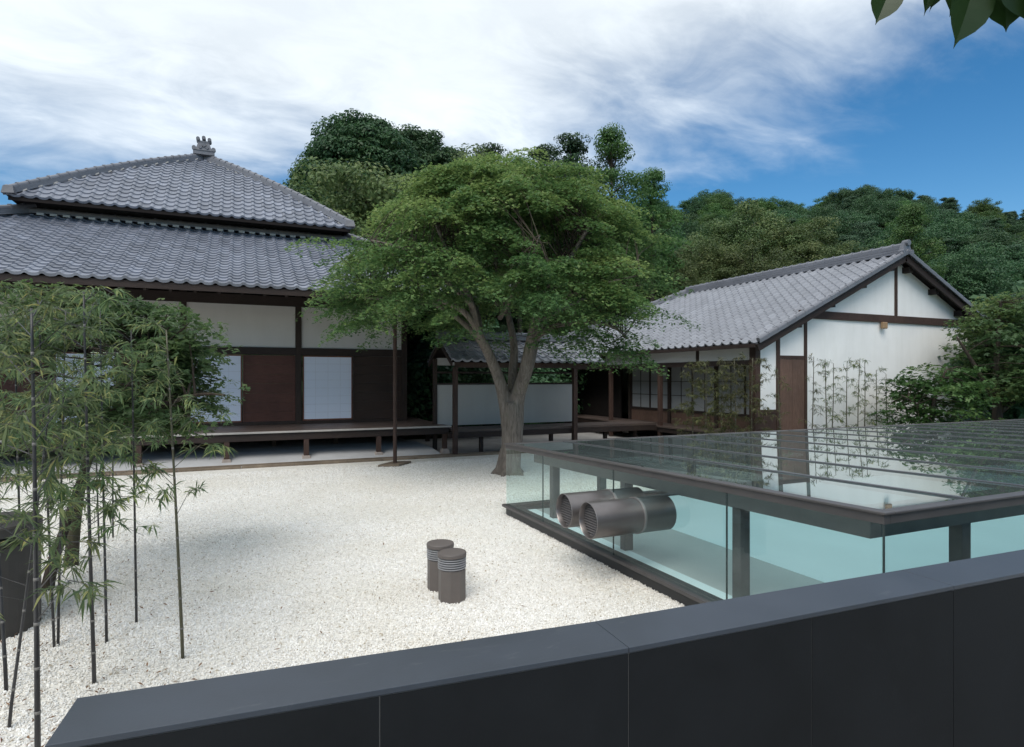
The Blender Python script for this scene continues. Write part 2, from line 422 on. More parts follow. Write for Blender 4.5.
# ------------------------------------------------------------------ builders
def root_loc(p):
    v = Vector((0, 0, 0))
    while p is not None:
        v += p.location
        p = p.parent
    return v
class MB:
    def __init__(s):
        s.v = []; s.f = []; s.t = []
    def face(s, pts, tint=0.5):
        i = len(s.v)
        s.v += [tuple(p) for p in pts]
        s.f.append(tuple(range(i, i + len(pts)))); s.t.append(tint)
    def box(s, x0, x1, y0, y1, z0, z1, tint=0.5):
        s.hexa([(x0, y0, z0), (x1, y0, z0), (x1, y1, z0), (x0, y1, z0), (x0, y0, z1), (x1, y0, z1), (x1, y1, z1), (x0, y1, z1)], tint)
        return s
    def hexa(s, p, tint=0.5):
        i = len(s.v)
        s.v += [tuple(q) for q in p]
        for f in ((0, 3, 2, 1), (4, 5, 6, 7), (0, 1, 5, 4), (1, 2, 6, 5), (2, 3, 7, 6), (3, 0, 4, 7)):
            s.f.append(tuple(i + k for k in f)); s.t.append(tint)
        return s
    def beam(s, a, b, wd, ht, up=(0, 0, 1), tint=0.5):      # bar from a to b, centred
        a, b, up = Vector(a), Vector(b), Vector(up)
        d = (b - a).normalized()
        sd_ = d.cross(up).normalized() * wd / 2
        u_ = sd_.cross(d).normalized() * ht / 2
        s.hexa([a - sd_ - u_, a + sd_ - u_, b + sd_ - u_, b - sd_ - u_, a - sd_ + u_, a + sd_ + u_, b + sd_ + u_, b - sd_ + u_], tint)
        return s
    def tube(s, pts, rad, n=8, cap=True, tint=0.5, wob=0.0):
        pts = [Vector(p) for p in pts]
        if isinstance(rad, (int, float)): rad = [rad] * len(pts)
        base = len(s.v)
        ref = Vector((0.31, 0.17, 0.93)).normalized()
        d0 = (pts[1] - pts[0]).normalized()
        if abs(d0.dot(ref)) > 0.9: ref = Vector((1, 0, 0))
        side = d0.cross(ref).normalized()
        for i, p in enumerate(pts):
            a = pts[max(i - 1, 0)]; b = pts[min(i + 1, len(pts) - 1)]
            d = (b - a).normalized()
            side = (side - d * side.dot(d)).normalized()
            u_ = d.cross(side)
            for k in range(n):
                an = 2 * math.pi * k / n
                r = rad[i]
                if wob: r *= 1 + wob * mnoise.noise(Vector((p.x * 3 + math.cos(an) * 1.5, p.y * 3 + math.sin(an) * 1.5, p.z * 1.2)))
                s.v.append(tuple(p + side * math.cos(an) * r + u_ * math.sin(an) * r))
        for i in range(len(pts) - 1):
            for k in range(n):
                a = base + i * n + k; b = base + i * n + (k + 1) % n
                s.f.append((a, b, b + n, a + n)); s.t.append(tint)
        if cap:
            s.f.append(tuple(base + k for k in reversed(range(n)))); s.t.append(tint)
            e = base + (len(pts) - 1) * n
            s.f.append(tuple(e + k for k in range(n))); s.t.append(tint)
        return s
    def lathe(s, cx, cy, prof, n=32, rot=0.0):               # prof: (radius, z)
        base = len(s.v)
        for r, z in prof:
            for k in range(n):
                an = 2 * math.pi * k / n + rot
                s.v.append((cx + r * math.cos(an), cy + r * math.sin(an), z))
        for i in range(len(prof) - 1):
            for k in range(n):
                a = base + i * n + k; b = base + i * n + (k + 1) % n
                s.f.append((a, b, b + n, a + n)); s.t.append(0.5)
        e = base + (len(prof) - 1) * n
        s.f.append(tuple(e + k for k in range(n))); s.t.append(0.5)
        s.f.append(tuple(base + k for k in reversed(range(n)))); s.t.append(0.5)
        return s
    def build(s, name, mat, parent=None, smooth=False, bevel=0.0, local=False, tint=False):
        me = bpy.data.meshes.new(name)
        off = Vector((0, 0, 0)) if (parent is None or local) else root_loc(parent)
        me.from_pydata([(a - off.x, b - off.y, c - off.z) for a, b, c in s.v], [], s.f)
        if tint:
            at = me.attributes.new('tint', 'FLOAT', 'FACE')
            at.data.foreach_set('value', s.t)
        me.materials.append(mat)
        if smooth: me.polygons.foreach_set('use_smooth', [True] * len(me.polygons))
        me.update()
        ob = bpy.data.objects.new(name, me)
        COL.objects.link(ob)
        if parent is not None: ob.parent = parent
        if bevel:
            bv = ob.modifiers.new('bevel', 'BEVEL')
            bv.width = bevel; bv.segments = 2; bv.limit_method = 'ANGLE'
        return ob
def part(name, mat, parent, *boxes, bevel=0.0):
    mb = MB()
    for b in boxes: mb.box(*b)
    return mb.build(name, mat, parent, bevel=bevel)
def thing(name, label, cat, loc=(0, 0, 0), group=None):
    o = bpy.data.objects.new(name, None)
    o.empty_display_size = 0.2
    COL.objects.link(o)
    o.location = loc
    o['label'] = label; o['category'] = cat
    if group: o['group'] = group
    return o
def tag(o, label=None, cat=None, group=None, kind=None):
    if label: o['label'] = label
    if cat: o['category'] = cat
    if group: o['group'] = group
    if kind: o['kind'] = kind
    return o
def dup(root, loc, rotz=0.0, scale=1.0, label=None, group=None):
    r = root.copy(); COL.objects.link(r)
    r.location = loc; r.rotation_euler = (0, 0, rotz)
    r.scale = (scale, scale, scale) if isinstance(scale, (int, float)) else scale
    if label: r['label'] = label
    if group: r['group'] = group
    for ch in root.children:
        c = ch.copy(); COL.objects.link(c); c.parent = r
        for g in ch.children:
            d = g.copy(); COL.objects.link(d); d.parent = c
    return r
def mesh_np(name, V, Fq, tints, mat, parent=None, k=4):      # big foliage meshes from arrays
    me = bpy.data.meshes.new(name)
    nv, nf = len(V), len(Fq)
    me.vertices.add(nv); me.vertices.foreach_set('co', np.ascontiguousarray(V, dtype=np.float32).ravel())
    me.loops.add(nf * k); me.loops.foreach_set('vertex_index', np.ascontiguousarray(Fq, dtype=np.int32).ravel())
    me.polygons.add(nf)
    me.polygons.foreach_set('loop_start', np.arange(nf, dtype=np.int32) * k)
    me.update(calc_edges=True)
    at = me.attributes.new('tint', 'FLOAT', 'FACE')
    at.data.foreach_set('value', np.asarray(tints, dtype=np.float32))
    me.materials.append(mat)
    ob = bpy.data.objects.new(name, me)
    COL.objects.link(ob)
    if parent is not None: ob.parent = parent
    return ob
def nrm(a):
    return a / np.maximum(np.linalg.norm(a, axis=1, keepdims=True), 1e-9)
def leaf_quads(C, N, size, asp=0.55, fold=0.0, along=None):
    """rhombic leaves: centres C, normals N, half length size"""
    n = len(C)
    N = nrm(N)
    if along is None: along = rng.normal(size=(n, 3))
    A = nrm(along - N * np.sum(along * N, axis=1, keepdims=True))
    B = np.cross(N, A)
    sz = np.asarray(size).reshape(-1, 1)
    V = np.empty((n, 4, 3))
    V[:, 0] = C - A * sz
    V[:, 1] = C - B * sz * asp + A * sz * 0.1 + N * sz * fold
    V[:, 2] = C + A * sz
    V[:, 3] = C + B * sz * asp + A * sz * 0.1 + N * sz * fold
    return V.reshape(-1, 3), np.arange(n * 4).reshape(-1, 4)
def leaf_tris5(C, N, size, along=None):
    """three-pointed leaf as three narrow rhombs sharing a base (maple)"""
    n = len(C)
    N = nrm(N)
    if along is None: along = rng.normal(size=(n, 3))
    A = nrm(along - N * np.sum(along * N, axis=1, keepdims=True))
    B = np.cross(N, A)
    sz = np.asarray(size).reshape(-1, 1)
    out = []
    for an, ln in ((0.0, 1.0), (0.95, 0.8), (-0.95, 0.8)):
        D = A * math.cos(an) + B * math.sin(an)
        E = -A * math.sin(an) + B * math.cos(an)
        V = np.empty((n, 4, 3))
        V[:, 0] = C - D * sz * 0.15
        V[:, 1] = C + D * sz * 0.5 * ln - E * sz * 0.27
        V[:, 2] = C + D * sz * 1.15 * ln - N * sz * 0.12
        V[:, 3] = C + D * sz * 0.5 * ln + E * sz * 0.27
        out.append(V)
    V = np.stack(out, axis=1).reshape(-1, 3)
    return V, np.arange(n * 12).reshape(-1, 4)

# ------------------------------------------------------------------ roof planes of pantiles
PAN = [(0.0, 0.0), (0.10, 0.026), (0.2, 0.034), (0.3, 0.024), (0.42, -0.004), (0.62, -0.016), (0.84, -0.012)]
def roof_plane(mb, O, U, Sl, W, L, lf, rf, pitch=0.27, row=0.26, curve=0.0, flip=False, relief=1.0, step=0.03, var=0.2):
    O, U, Sl = Vector(O), Vector(U).normalized(), Vector(Sl).normalized()
    N = U.cross(Sl)
    if N.z < 0: N = -N
    nc = max(1, round(W / pitch)); nr = max(1, round(L / row))
    pw = W / nc; rl = L / nr
    prof = PAN if not flip else [((1 - f) % 1.0, h) for f, h in PAN]
    prof = sorted(prof)
    ss = []
    for c in range(nc):
        for f, h in prof: ss.append(((c + f) * pw, h * relief))
    ss.append((W, prof[0][1] * relief))
    per = len(prof)
    def P(s_, t_, h):
        return O + U * s_ + Sl * t_ + N * (h + curve * math.sin(math.pi * min(max(t_ / L, 0), 1)))
    for j in range(nr):
        t0, t1 = j * rl, (j + 1) * rl
        l0, r0, l1, r1 = lf(t0), rf(t0), lf(t1), rf(t1)
        lo = []; hi = []; dn = []
        for s_, h in ss:
            a = min(max(s_, l0), r0); b = min(max(s_, l1), r1)
            lo.append((P(a, t0 - 0.015, h + step), a)); hi.append((P(b, t1, h + 0.002), b)); dn.append(P(a, t0 - 0.015, h + 0.001 - (0.03 if j == 0 else 0)))
        tints = [min(1, max(0, random.gauss(0.5, var))) for _ in range(nc)]
        base = len(mb.v)
        n = len(ss)
        mb.v += [tuple(p) for p, _ in lo] + [tuple(p) for p, _ in hi] + [tuple(p) for p in dn]
        for i in range(n - 1):
            if lo[i + 1][1] - lo[i][1] < 1e-6 and hi[i + 1][1] - hi[i][1] < 1e-6: continue
            tn = tints[min(i // per, nc - 1)]
            mb.f.append((base + i, base + i + 1, base + n + i + 1, base + n + i)); mb.t.append(tn)
            if lo[i + 1][1] - lo[i][1] > 1e-6:
                mb.f.append((base + 2 * n + i, base + 2 * n + i + 1, base + i + 1, base + i)); mb.t.append(tn)
def ridge_run(mb, a, b, wd=0.24, ht=0.18, cap=0.09, bulge=0.0, up=Vector((0, 0, 1)), n=14, tilelen=0.3):
    """stacked flat courses under a row of round cap tiles, from a to b"""
    a, b = Vector(a), Vector(b)
    L = (b - a).length
    def C(t): return a.lerp(b, t) + up * (bulge * math.sin(math.pi * t))
    for k in range(n):
        p, q = C(k / n), C((k + 1) / n)
        lay = 3
        for i in range(lay):
            ww = wd * (1.0 - 0.14 * i)
            z0 = ht * i / lay
            mb.beam(p + up * (z0 + ht / lay / 2), q + up * (z0 + ht / lay / 2), ww, ht / lay * 0.86, tint=random.uniform(0.3, 0.6))
    m = max(2, round(L / tilelen))
    for k in range(m):
        p, q = C(k / m) + up * (ht + cap * 0.25), C((k + 1) / m) + up * (ht + cap * 0.25)
        tn = random.uniform(0.35, 0.75)
        mb.tube([p, p.lerp(q, 0.18), p.lerp(q, 0.2), q], [cap * 1.16, cap * 1.16, cap * 0.95, cap * 0.9], 10, True, tn)

# ================================================================== GROUND
def frust(p):                                                  # camera-frame coordinates of a ground point
    return CY * p[0] - SY * p[1], SY * p[0] + CY * p[1]
hillf_crest = [(-30, 3), (20, 3), (200, 5), (300, 9), (420, 15), (560, 19.5), (680, 22.8), (760, 22.3), (850, 23), (930, 22.8), (1024, 20.5), (1300, 14), (2000, 6)]
def crest(ax):
    x = 512 + F * ax
    for (x0, c0), (x1, c1) in zip(hillf_crest, hillf_crest[1:]):
        if x0 <= x <= x1: return c0 + (c1 - c0) * (x - x0) / (x1 - x0)
    return 3 if x < 0 else 6
def hill_z(u, v):
    X, d = frust((u, v))
    if d < 26: return 0.0
    t = min(1.0, (d - 26) / 64.0)
    h = crest(X / d) * (t ** 1.15)
    if d > 90: h *= max(0.0, 1 - (d - 90) / 160)
    return h + 0.9 * min(1, (d - 26) / 15) * mnoise.noise(Vector((u * 0.07, v * 0.07, 0)))
# one ground sheet reaching the horizon
mb = MB()
gx = [-900, -400, -200] + list(np.arange(-120, 181, 6.0)) + [260, 500, 900]
gy = [-900, -300, -100, -40, -10] + list(np.arange(8, 261, 6.0)) + [400, 900]
idx = {}
for i, a in enumerate(gx):
    for j, b in enumerate(gy):
        idx[i, j] = len(mb.v)
        mb.v.append((float(a), float(b), hill_z(a, b) - 0.06 - (0.0 if -20 < a < 40 and b < 40 else 0.15)))
for i in range(len(gx) - 1):
    for j in range(len(gy) - 1):
        mb.f.append((idx[i, j], idx[i + 1, j], idx[i + 1, j + 1], idx[i, j + 1])); mb.t.append(0.5)
tag(mb.build('ground', M['hill'], smooth=True), kind='structure')
# mossy garden soil round the court
sb = MB(); sb.face([(-24, -14, -0.03), (30, -14, -0.03), (30, 27, -0.03), (-24, 27, -0.03)])
tag(sb.build('garden_soil', M['soil']), kind='structure')
gb = MB(); gb.face([(-14, -8, 0), (10.2, -8, 0), (10.2, 14.0, 0), (-14, 14.0, 0)])
tag(gb.build('gravel_court', M['gravel']), kind='structure')
db = MB(); db.face([(-14, 14.0, 0.004), (12.6, 14.0, 0.004), (12.6, 18.5, 0.004), (-14, 18.5, 0.004)])
tag(db.build('drip_bed', M['dripbed']), kind='structure')
kb = MB()
x = -14.0
while x < 10.2:
    l = random.uniform(0.7, 1.3)
    kb.box(x, min(x + l, 10.2) - 0.01, 14.0, 14.085 + random.uniform(-0.008, 0.008), -0.02, 0.05 + random.uniform(-0.006, 0.006))
    x += l
tag(kb.build('kerb', M['kerb'], bevel=0.012), kind='structure')
kb = MB(); kb.box(-14, 10.2, 14.40, 14.45, -0.02, 0.035)
tag(kb.build('inner_kerb', M['kerb'], bevel=0.008), kind='structure')
tb = MB()
tp = [c2w(-6, 0.9, 0.3), c2w(-6, -6, 0.3), c2w(9, -6, 0.3), c2w(9, 3.5, 0.3)]
# terrace the picture is taken from, on the near side of the slate wall
A0 = c2w(-1.208, 1.58); A1 = c2w(0.412, 2.155); A2 = c2w(2.5, 2.988)
A3 = A2 + (A2 - A1).normalized() * 3.0
def P3(v_, z): return Vector((v_.x, v_.y, z))
poly = [A0, c2w(-1.1, -4), c2w(8.5, -4), A3, A2, A1]
bk = []
tb.v += [tuple(P3(p, 0.01)) for p in poly] + [tuple(P3(p, -0.3)) for p in poly]
nP = len(poly)
tb.f.append(tuple(range(nP))); tb.t.append(.5)
for i in range(nP):
    j = (i + 1) % nP
    tb.f.append((i, i + nP, j + nP, j)); tb.t.append(.5)
tag(tb.build('terrace', M['paving']), kind='structure')

# white stone chips lying on the bed
def chips():
    cells = []; dens = []
    st = 0.5
    for a in np.arange(-12, 10, st):
        for b in np.arange(-4, 14, st):
            c = (a + st / 2, b + st / 2)
            X, d = frust(c)
            if d < 1.2 or d > 14.5 or abs(X) > 0.87 * d + 1.2: continue
            if c[0] > 3.3 and 2.1 < c[1] < 8.1: continue
            if b + st > 13.98: continue
            cells.append((a, b)); dens.append(3600 if d < 5.5 else (2400 if d < 8 else 1000))
    me = bpy.data.meshes.new('gravel_stones')
    v = []; f = []
    for a, b in cells:
        i = len(v)
        v += [(a, b, 0.004), (a + st, b, 0.004), (a + st, b + st, 0.004), (a, b + st, 0.004)]
        f.append((i, i + 1, i + 2, i + 3))
    me.from_pydata(v, [], f)
    at = me.attributes.new('dens', 'FLOAT', 'FACE'); at.data.foreach_set('value', dens)
    me.materials.append(M['chips'])
    ob = bpy.data.objects.new('gravel_stones', me); COL.objects.link(ob)
    tag(ob, kind='stuff', label='loose white stone chips covering the courtyard', cat='gravel')
    ng = bpy.data.node_groups.new('scatter_chips', 'GeometryNodeTree')
    ng.interface.new_socket('Geometry', in_out='INPUT', socket_type='NodeSocketGeometry')
    ng.interface.new_socket('Geometry', in_out='OUTPUT', socket_type='NodeSocketGeometry')
    N_ = ng.nodes; Lk = ng.links.new
    gi = N_.new('NodeGroupInput'); go = N_.new('NodeGroupOutput')
    na = N_.new('GeometryNodeInputNamedAttribute'); na.data_type = 'FLOAT'; na.inputs[0].default_value = 'dens'
    dp = N_.new('GeometryNodeDistributePointsOnFaces')
    Lk(gi.outputs[0], dp.inputs['Mesh']); Lk(na.outputs[0], dp.inputs['Density'])
    ico = N_.new('GeometryNodeMeshIcoSphere'); ico.inputs['Radius'].default_value = 1.0; ico.inputs['Subdivisions'].default_value = 1
    sm = N_.new('GeometryNodeSetMaterial'); sm.inputs['Material'].default_value = M['chips']
    Lk(ico.outputs[0], sm.inputs[0])
    rr = N_.new('FunctionNodeRandomValue'); rr.data_type = 'FLOAT_VECTOR'
    rr.inputs[0].default_value = (0, 0, 0); rr.inputs[1].default_value = (6.28, 6.28, 6.28)
    rs = N_.new('FunctionNodeRandomValue'); rs.data_type = 'FLOAT_VECTOR'
    rs.inputs[0].default_value = (0.006, 0.005, 0.003); rs.inputs[1].default_value = (0.0135, 0.0105, 0.006); rs.inputs['Seed'].default_value = 3
    ip = N_.new('GeometryNodeInstanceOnPoints')
    Lk(dp.outputs[0], ip.inputs['Points']); Lk(sm.outputs[0], ip.inputs['Instance']); Lk(rr.outputs[0], ip.inputs['Rotation']); Lk(rs.outputs[0], ip.inputs['Scale'])
    Lk(ip.outputs[0], go.inputs[0])
    md = ob.modifiers.new('scatter', 'NODES'); md.node_group = ng
chips()

# ================================================================== MAIN HOUSE
ZE, ZT = 3.88, 6.06                      # eave and top of the lower roof
VE, VT = 14.2, 19.1
UL, UR, TL, TR = -9.66, 7.0, -4.76, 2.95
VF = 17.0                                # plane of the front wall
FL = 0.70                                # veranda floor
house = thing('temple_house', 'large two-tiered house with blue-grey tiled roofs, veranda and paper screens', 'house', (-1.2, 17, 0))
def lin(t0, v0, t1, v1): return lambda t: v0 + (v1 - v0) * (t - t0) / (t1 - t0)
L = math.hypot(VT - VE, ZT - ZE)
mb = MB()
roof_plane(mb, (UL, VE, ZE), (1, 0, 0), (0, VT - VE, ZT - ZE), UR - UL, L, lin(0, 0, L, TL - UL), lin(0, UR - UL, L, TR - UL), curve=-0.05)
Lr = math.hypot(UR - TR, ZT - ZE)
roof_plane(mb, (UR, VE, ZE), (0, 1, 0), (-(UR - TR), 0, ZT - ZE), 22, Lr, lin(0, 0, Lr, VT - VE), lambda t: 22, pitch=0.4, row=0.5)
Ll = math.hypot(TL - UL, ZT - ZE)
roof_plane(mb, (UL, VE, ZE), (0, 1, 0), (TL - UL, 0, ZT - ZE), 22, Ll, lin(0, 0, Ll, VT - VE), lambda t: 22, pitch=0.4, row=0.5)
lower_roof = mb.build('lower_roof', M['tile'], house, tint=True)
# top band of the lower roof with its plastered gaps
mb = MB()
ridge_run(mb, (TL - 0.1, VT - 0.10, ZT - .02), (TR + 0.1, VT - 0.10, ZT - .02), 0.26, 0.10, 0.05, n=10)
mb.build('top_course', M['ridge'], lower_roof, tint=True)
for k in range(28):
    xx = TL + 0.1 + k * 0.272
    part('plaster_fill', M['cream'], lower_roof, (xx, xx + 0.15, VT - 0.27, VT - 0.2, ZT - 0.07, ZT - 0.015))
for a, b in (((UR, VE, ZE + 0.03), (TR, VT, ZT + 0.03)), ((UL, VE, ZE + 0.03), (TL, VT, ZT + 0.03))):
    mb = MB(); ridge_run(mb, a, b, 0.24, 0.14, 0.085)
    mb.build('hip_ridge', M['ridge'], lower_roof, tint=True)
# underside, eave board, rafters
mb = MB()
Zs = ZE - 0.14
sl = (ZT - ZE) / (VT - VE)
mb.face([(UL + .1, VE + 0.06, Zs), (UR - .1, VE + 0.06, Zs), (4.22, VF, Zs + (VF - VE) * 0.2), (-7, VF, Zs + (VF - VE) * 0.2)])
mb.face([(UR - .1, VE + 0.06, Zs), (UR - .1, 34, Zs), (4.22, 34, Zs + (VF - VE) * 0.2), (4.22, VF, Zs + (VF - VE) * 0.2)])
mb.face([(UL + .1, VE + 0.06, Zs), (-7, VF, Zs + (VF - VE) * 0.2), (-7, 34, Zs + (VF - VE) * 0.2), (UL + .1, 34, Zs)])
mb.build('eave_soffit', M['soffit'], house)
part('eave_board', M['wood_x'], house, (UL + .02, UR - .02, VE + 0.03, VE + 0.08, ZE - 0.17, ZE - 0.035))
part('eave_board', M['wood_y'], house, (UR - .08, UR - .03, VE + 0.082, 34, ZE - 0.17, ZE - 0.035))
k = UL + 0.7
while k < UR - 0.4:
    t1 = 1.0
    v1 = VF if -7 < k < 4.2 else VE + (abs(k - (4.22 if k > 0 else -7)) and max(0.3, (UR - k) * 0.95 if k > 0 else (k - UL) * 0.95))
    mb = MB()
    mb.beam((k, VE + 0.1, Zs - 0.035), (k, v1 - 0.1, Zs - 0.035 + (v1 - VE - .2) * 0.2), 0.05, 0.065)
    mb.build('rafter', M['wood_y'], house)
    k += 0.45
# front wall
posts = [-6.7, -3.98, -1.28, 1.40, 4.22]
ZK, ZP0, ZP1 = 2.50, 2.69, 3.77
for p in posts:
    part('post', M['wood_v'], house, (p - 0.075, p + 0.075, VF - 0.06, VF + 0.09, 0.25, 4.4), bevel=0.006)
part('lintel_beam', M['wood_x'], house, (-6.6, 4.3, VF - 0.05, VF + 0.06, ZK, ZP0), bevel=0.005)
part('wall_plate', M['wood_x'], house, (-7.2, 4.9, VF - 0.08, VF + 0.08, ZP1, ZP1 + 0.24), bevel=0.005)
part('eave_wall', M['soffit'], house, (-7.0, 4.25, VF + 0.0, VF + 0.06, ZP1 + 0.242, 4.4))
for a, b in zip(posts, posts[1:]):
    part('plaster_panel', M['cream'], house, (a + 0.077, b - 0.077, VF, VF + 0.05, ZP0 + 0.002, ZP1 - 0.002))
    part('sill_rail', M['wood_x'], house, (a + 0.077, b - 0.077, VF - 0.05, VF + 0.06, FL + 0.002, FL + 0.075), bevel=0.004)
    mid = (a + b) / 2
    # paper screen on the left half of the bay
    z0, z1 = FL + 0.078, ZK - 0.01
    s0, s1 = a + 0.11, mid - 0.02
    fr = MB()
    fr.box(s0, s0 + 0.028, VF - 0.03, VF + 0.0, z0, z1); fr.box(s1 - 0.028, s1, VF - 0.03, VF + 0.0, z0, z1)
    fr.box(s0 + .028, s1 - .028, VF - 0.03, VF + 0.0, z0, z0 + 0.035); fr.box(s0 + .028, s1 - .028, VF - 0.03, VF + 0.0, z1 - 0.03, z1)
    pp = MB(); pp.box(s0 + 0.028, s1 - 0.028, VF - 0.012, VF - 0.004, z0 + 0.035, z1 - 0.03)
    scr = pp.build('paper_screen', M['paper'], house)
    fr.build('screen_frame', M['frame_red'], scr)
    lt = MB()
    for q in range(1, 4):
        xx = s0 + (s1 - s0) * q / 4
        lt.box(xx - 0.004, xx + 0.004, VF - 0.0165, VF - 0.0125, z0 + 0.036, z1 - 0.031)
    for q in range(1, 8):
        zz_ = z0 + (z1 - z0) * q / 8
        lt.box(s0 + 0.03, s1 - 0.03, VF - 0.0205, VF - 0.017, zz_ - 0.004, zz_ + 0.004)
    lt.build('lattice', M['lattice'], scr)
    dm = M['door_dark'] if b > 4 else M['door_red']
    dr = MB()
    nb = 7
    for q in range(nb):
        h0 = z0 + (z1 - z0) * q / nb; h1 = z0 + (z1 - z0) * (q + 1) / nb
        dr.box(mid + 0.0, b - 0.08, VF - 0.015 + (0.004 if q % 2 else 0), VF + 0.03, h0 + 0.002, h1 - 0.002)
    sd_ = dr.build('sliding_door', dm, house)
    if b > 4: sd_['label'] = 'dark brown board door with horizontal planks at the corner'
    part('door_stile', dm, sd_, (mid - 0.0, mid + 0.04, VF - 0.035, VF - 0.016, z0, z1))
    part('door_stile', dm, sd_, (b - 0.12, b - 0.08, VF - 0.035, VF - 0.016, z0, z1))
# side and back walls (seen only from beside)
part('side_wall', M['door_dark'], house, (4.17, 4.24, VF + 0.1, 33, 0.25, 4.4))
part('side_wall', M['door_dark'], house, (-6.95, -6.88, VF + 0.1, 33, 0.25, 4.4))
# veranda
part('veranda_floor', M['veranda'], house, *[(-9.2, 4.83, 14.72 + q * 0.19, 14.72 + q * 0.19 + 0.186, FL - 0.045, FL - 0.002 * (q % 2)) for q in range(12)], (4.3, 4.83, 17.06, 30, FL - 0.045, FL - .001))
part('veranda_edge', M['veranda_edge'], house, (-9.25, 4.85, 14.655, 14.715, FL - 0.035, FL + 0.006), bevel=0.006)
part('veranda_beam', M['wood_x'], house, (-9.2, 4.8, 14.70, 14.80, FL - 0.20, FL - 0.047), bevel=0.005)
for q in range(-4, 4):
    uu = 1.386 + 1.655 * (q - 0) - (0 if q else 0)
    if uu > 4.9 or uu < -8: continue
    ps = part('veranda_post', M['timber_brown'], house, (uu - 0.055, uu + 0.055, 14.69, 14.80, 0.13, FL - 0.202), bevel=0.005)
    sb_ = MB(); a_ = 0.11
    sb_.hexa([(uu - a_, 14.63, 0), (uu + a_, 14.63, 0), (uu + a_, 14.86, 0), (uu - a_, 14.86, 0), (uu - a_ * .75, 14.66, 0.128), (uu + a_ * .75, 14.66, 0.128), (uu + a_ * .75, 14.83, 0.128), (uu - a_ * .75, 14.83, 0.128)])
    sb_.build('base_stone', M['stone'], ps, bevel=0.015)
for uu in (-5.4, -2.6, -0.6, 0.75, 2.2, 3.7, 4.6):
    part('floor_strut', M['wood_v'], house, (uu - 0.05, uu + 0.05, 15.9, 16.0, 0.2, FL - 0.05))
part('underfloor_shade', M['black'], house, (-9, 4.3, 17.2, 17.25, 0.0, FL - 0.05))  # black sheet added for the darkness of the void under the floor
# white plastered apron below the veranda
mb = MB()
prof = [(14.52, 0.006), (14.60, 0.05), (14.9, 0.13), (15.3, 0.20), (15.7, 0.24), (17.1, 0.25)]
for (va, za), (vb, zb) in zip(prof, prof[1:]):
    ua, ub = 4.55 - (va - 14.5) * 0.28, 4.55 - (vb - 14.5) * 0.28
    mb.face([(-9.2, va, za), (ua, va, za), (ub, vb, zb), (-9.2, vb, zb)])
    mb.face([(ua, va, za), (ua, va, 0), (ub, vb, 0), (ub, vb, zb)])
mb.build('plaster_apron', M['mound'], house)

# upper storey
UEL, UER, VU, ZU = -5.12, 2.98, 18.3, 6.30
half = (UER - UEL) / 2
ua = (UEL + UER) / 2
AV, AZ = VU + half, 9.05
Lh = math.hypot(half, AZ - ZU)
part('upper_wall', M['black'], house, (TL + 0.1, TR - 0.1, VT + 0.02, 33, ZT - 0.4, ZU + 0.45))  # wall coloured black for the dark gap under the upper eave
mb = MB()
bul = 0.12
roof_plane(mb, (UEL, VU, ZU), (1, 0, 0), (0, half, AZ - ZU), 2 * half, Lh, lin(0, 0, Lh, half), lin(0, 2 * half, Lh, half), curve=bul)
roof_plane(mb, (UEL, VU, ZU), (0, 1, 0), (half, 0, AZ - ZU), 16, Lh, lin(0, 0, Lh, half), lin(0, 16, Lh, 16 - half), curve=bul, pitch=0.4, row=0.4)
roof_plane(mb, (UER, VU, ZU), (0, 1, 0), (-half, 0, AZ - ZU), 16, Lh, lin(0, 0, Lh, half), lin(0, 16, Lh, 16 - half), curve=bul, pitch=0.4, row=0.4)
roof_plane(mb, (UEL, VU + 16, ZU), (1, 0, 0), (0, -half, AZ - ZU), 2 * half, Lh, lin(0, 0, Lh, half), lin(0, 2 * half, Lh, half), curve=bul, pitch=0.4, row=0.4)
upper_roof = mb.build('upper_roof', M['tile'], house, tint=True)
for e in (UEL, UER):
    mb = MB(); ridge_run(mb, (e, VU, ZU - 0.01), (ua, AV, AZ - 0.02), 0.24, 0.14, 0.07, bulge=bul * 0.95, n=18, tilelen=0.27)
    # end tile
    sx = -1 if e < ua else 1
    mb.hexa([(e - .14 - sx * .05, VU - .06, ZU + 0.02), (e + .14 - sx * .05, VU - .14, ZU + 0.02), (e + .16 - sx * .05, VU + .02, ZU + 0.02), (e - .12 - sx * .05, VU + .1, ZU + 0.02), (e - .1 - sx * .05, VU - .05, ZU + .20), (e + .1 - sx * .05, VU - .1, ZU + .20), (e + .12 - sx * .05, VU + .0, ZU + .20), (e - .08 - sx * .05, VU + .08, ZU + .20)], 0.0)
    mb.build('hip_ridge', M['ridge'], upper_roof, tint=True)
    for q in range(15):
        mb = MB()
        t = 0.04 + q * 0.062
        c_ = Vector((e, VU, ZU + 0.03)).lerp(Vector((ua, AV, AZ + 0.03)), t) + Vector((0, 0, bul * math.sin(math.pi * t)))
        dx = (1 if e < ua else -1) * 0.17
        mb.beam(c_ + Vector((dx - 0.04, -0.02, 0.0)), c_ + Vector((dx + 0.04, -0.02, 0.0 + (0.052 if e < ua else -0.052))), 0.04, 0.03)
        mb.build('plaster_fill', M['greyplaster'], upper_roof)
mb = MB(); ridge_run(mb, (ua, AV - 0.1, AZ + 0.06), (ua, VU + 16 - half, AZ + 0.06), 0.3, 0.3, 0.11)
mb.build('ridge', M['ridge'], upper_roof, tint=True)
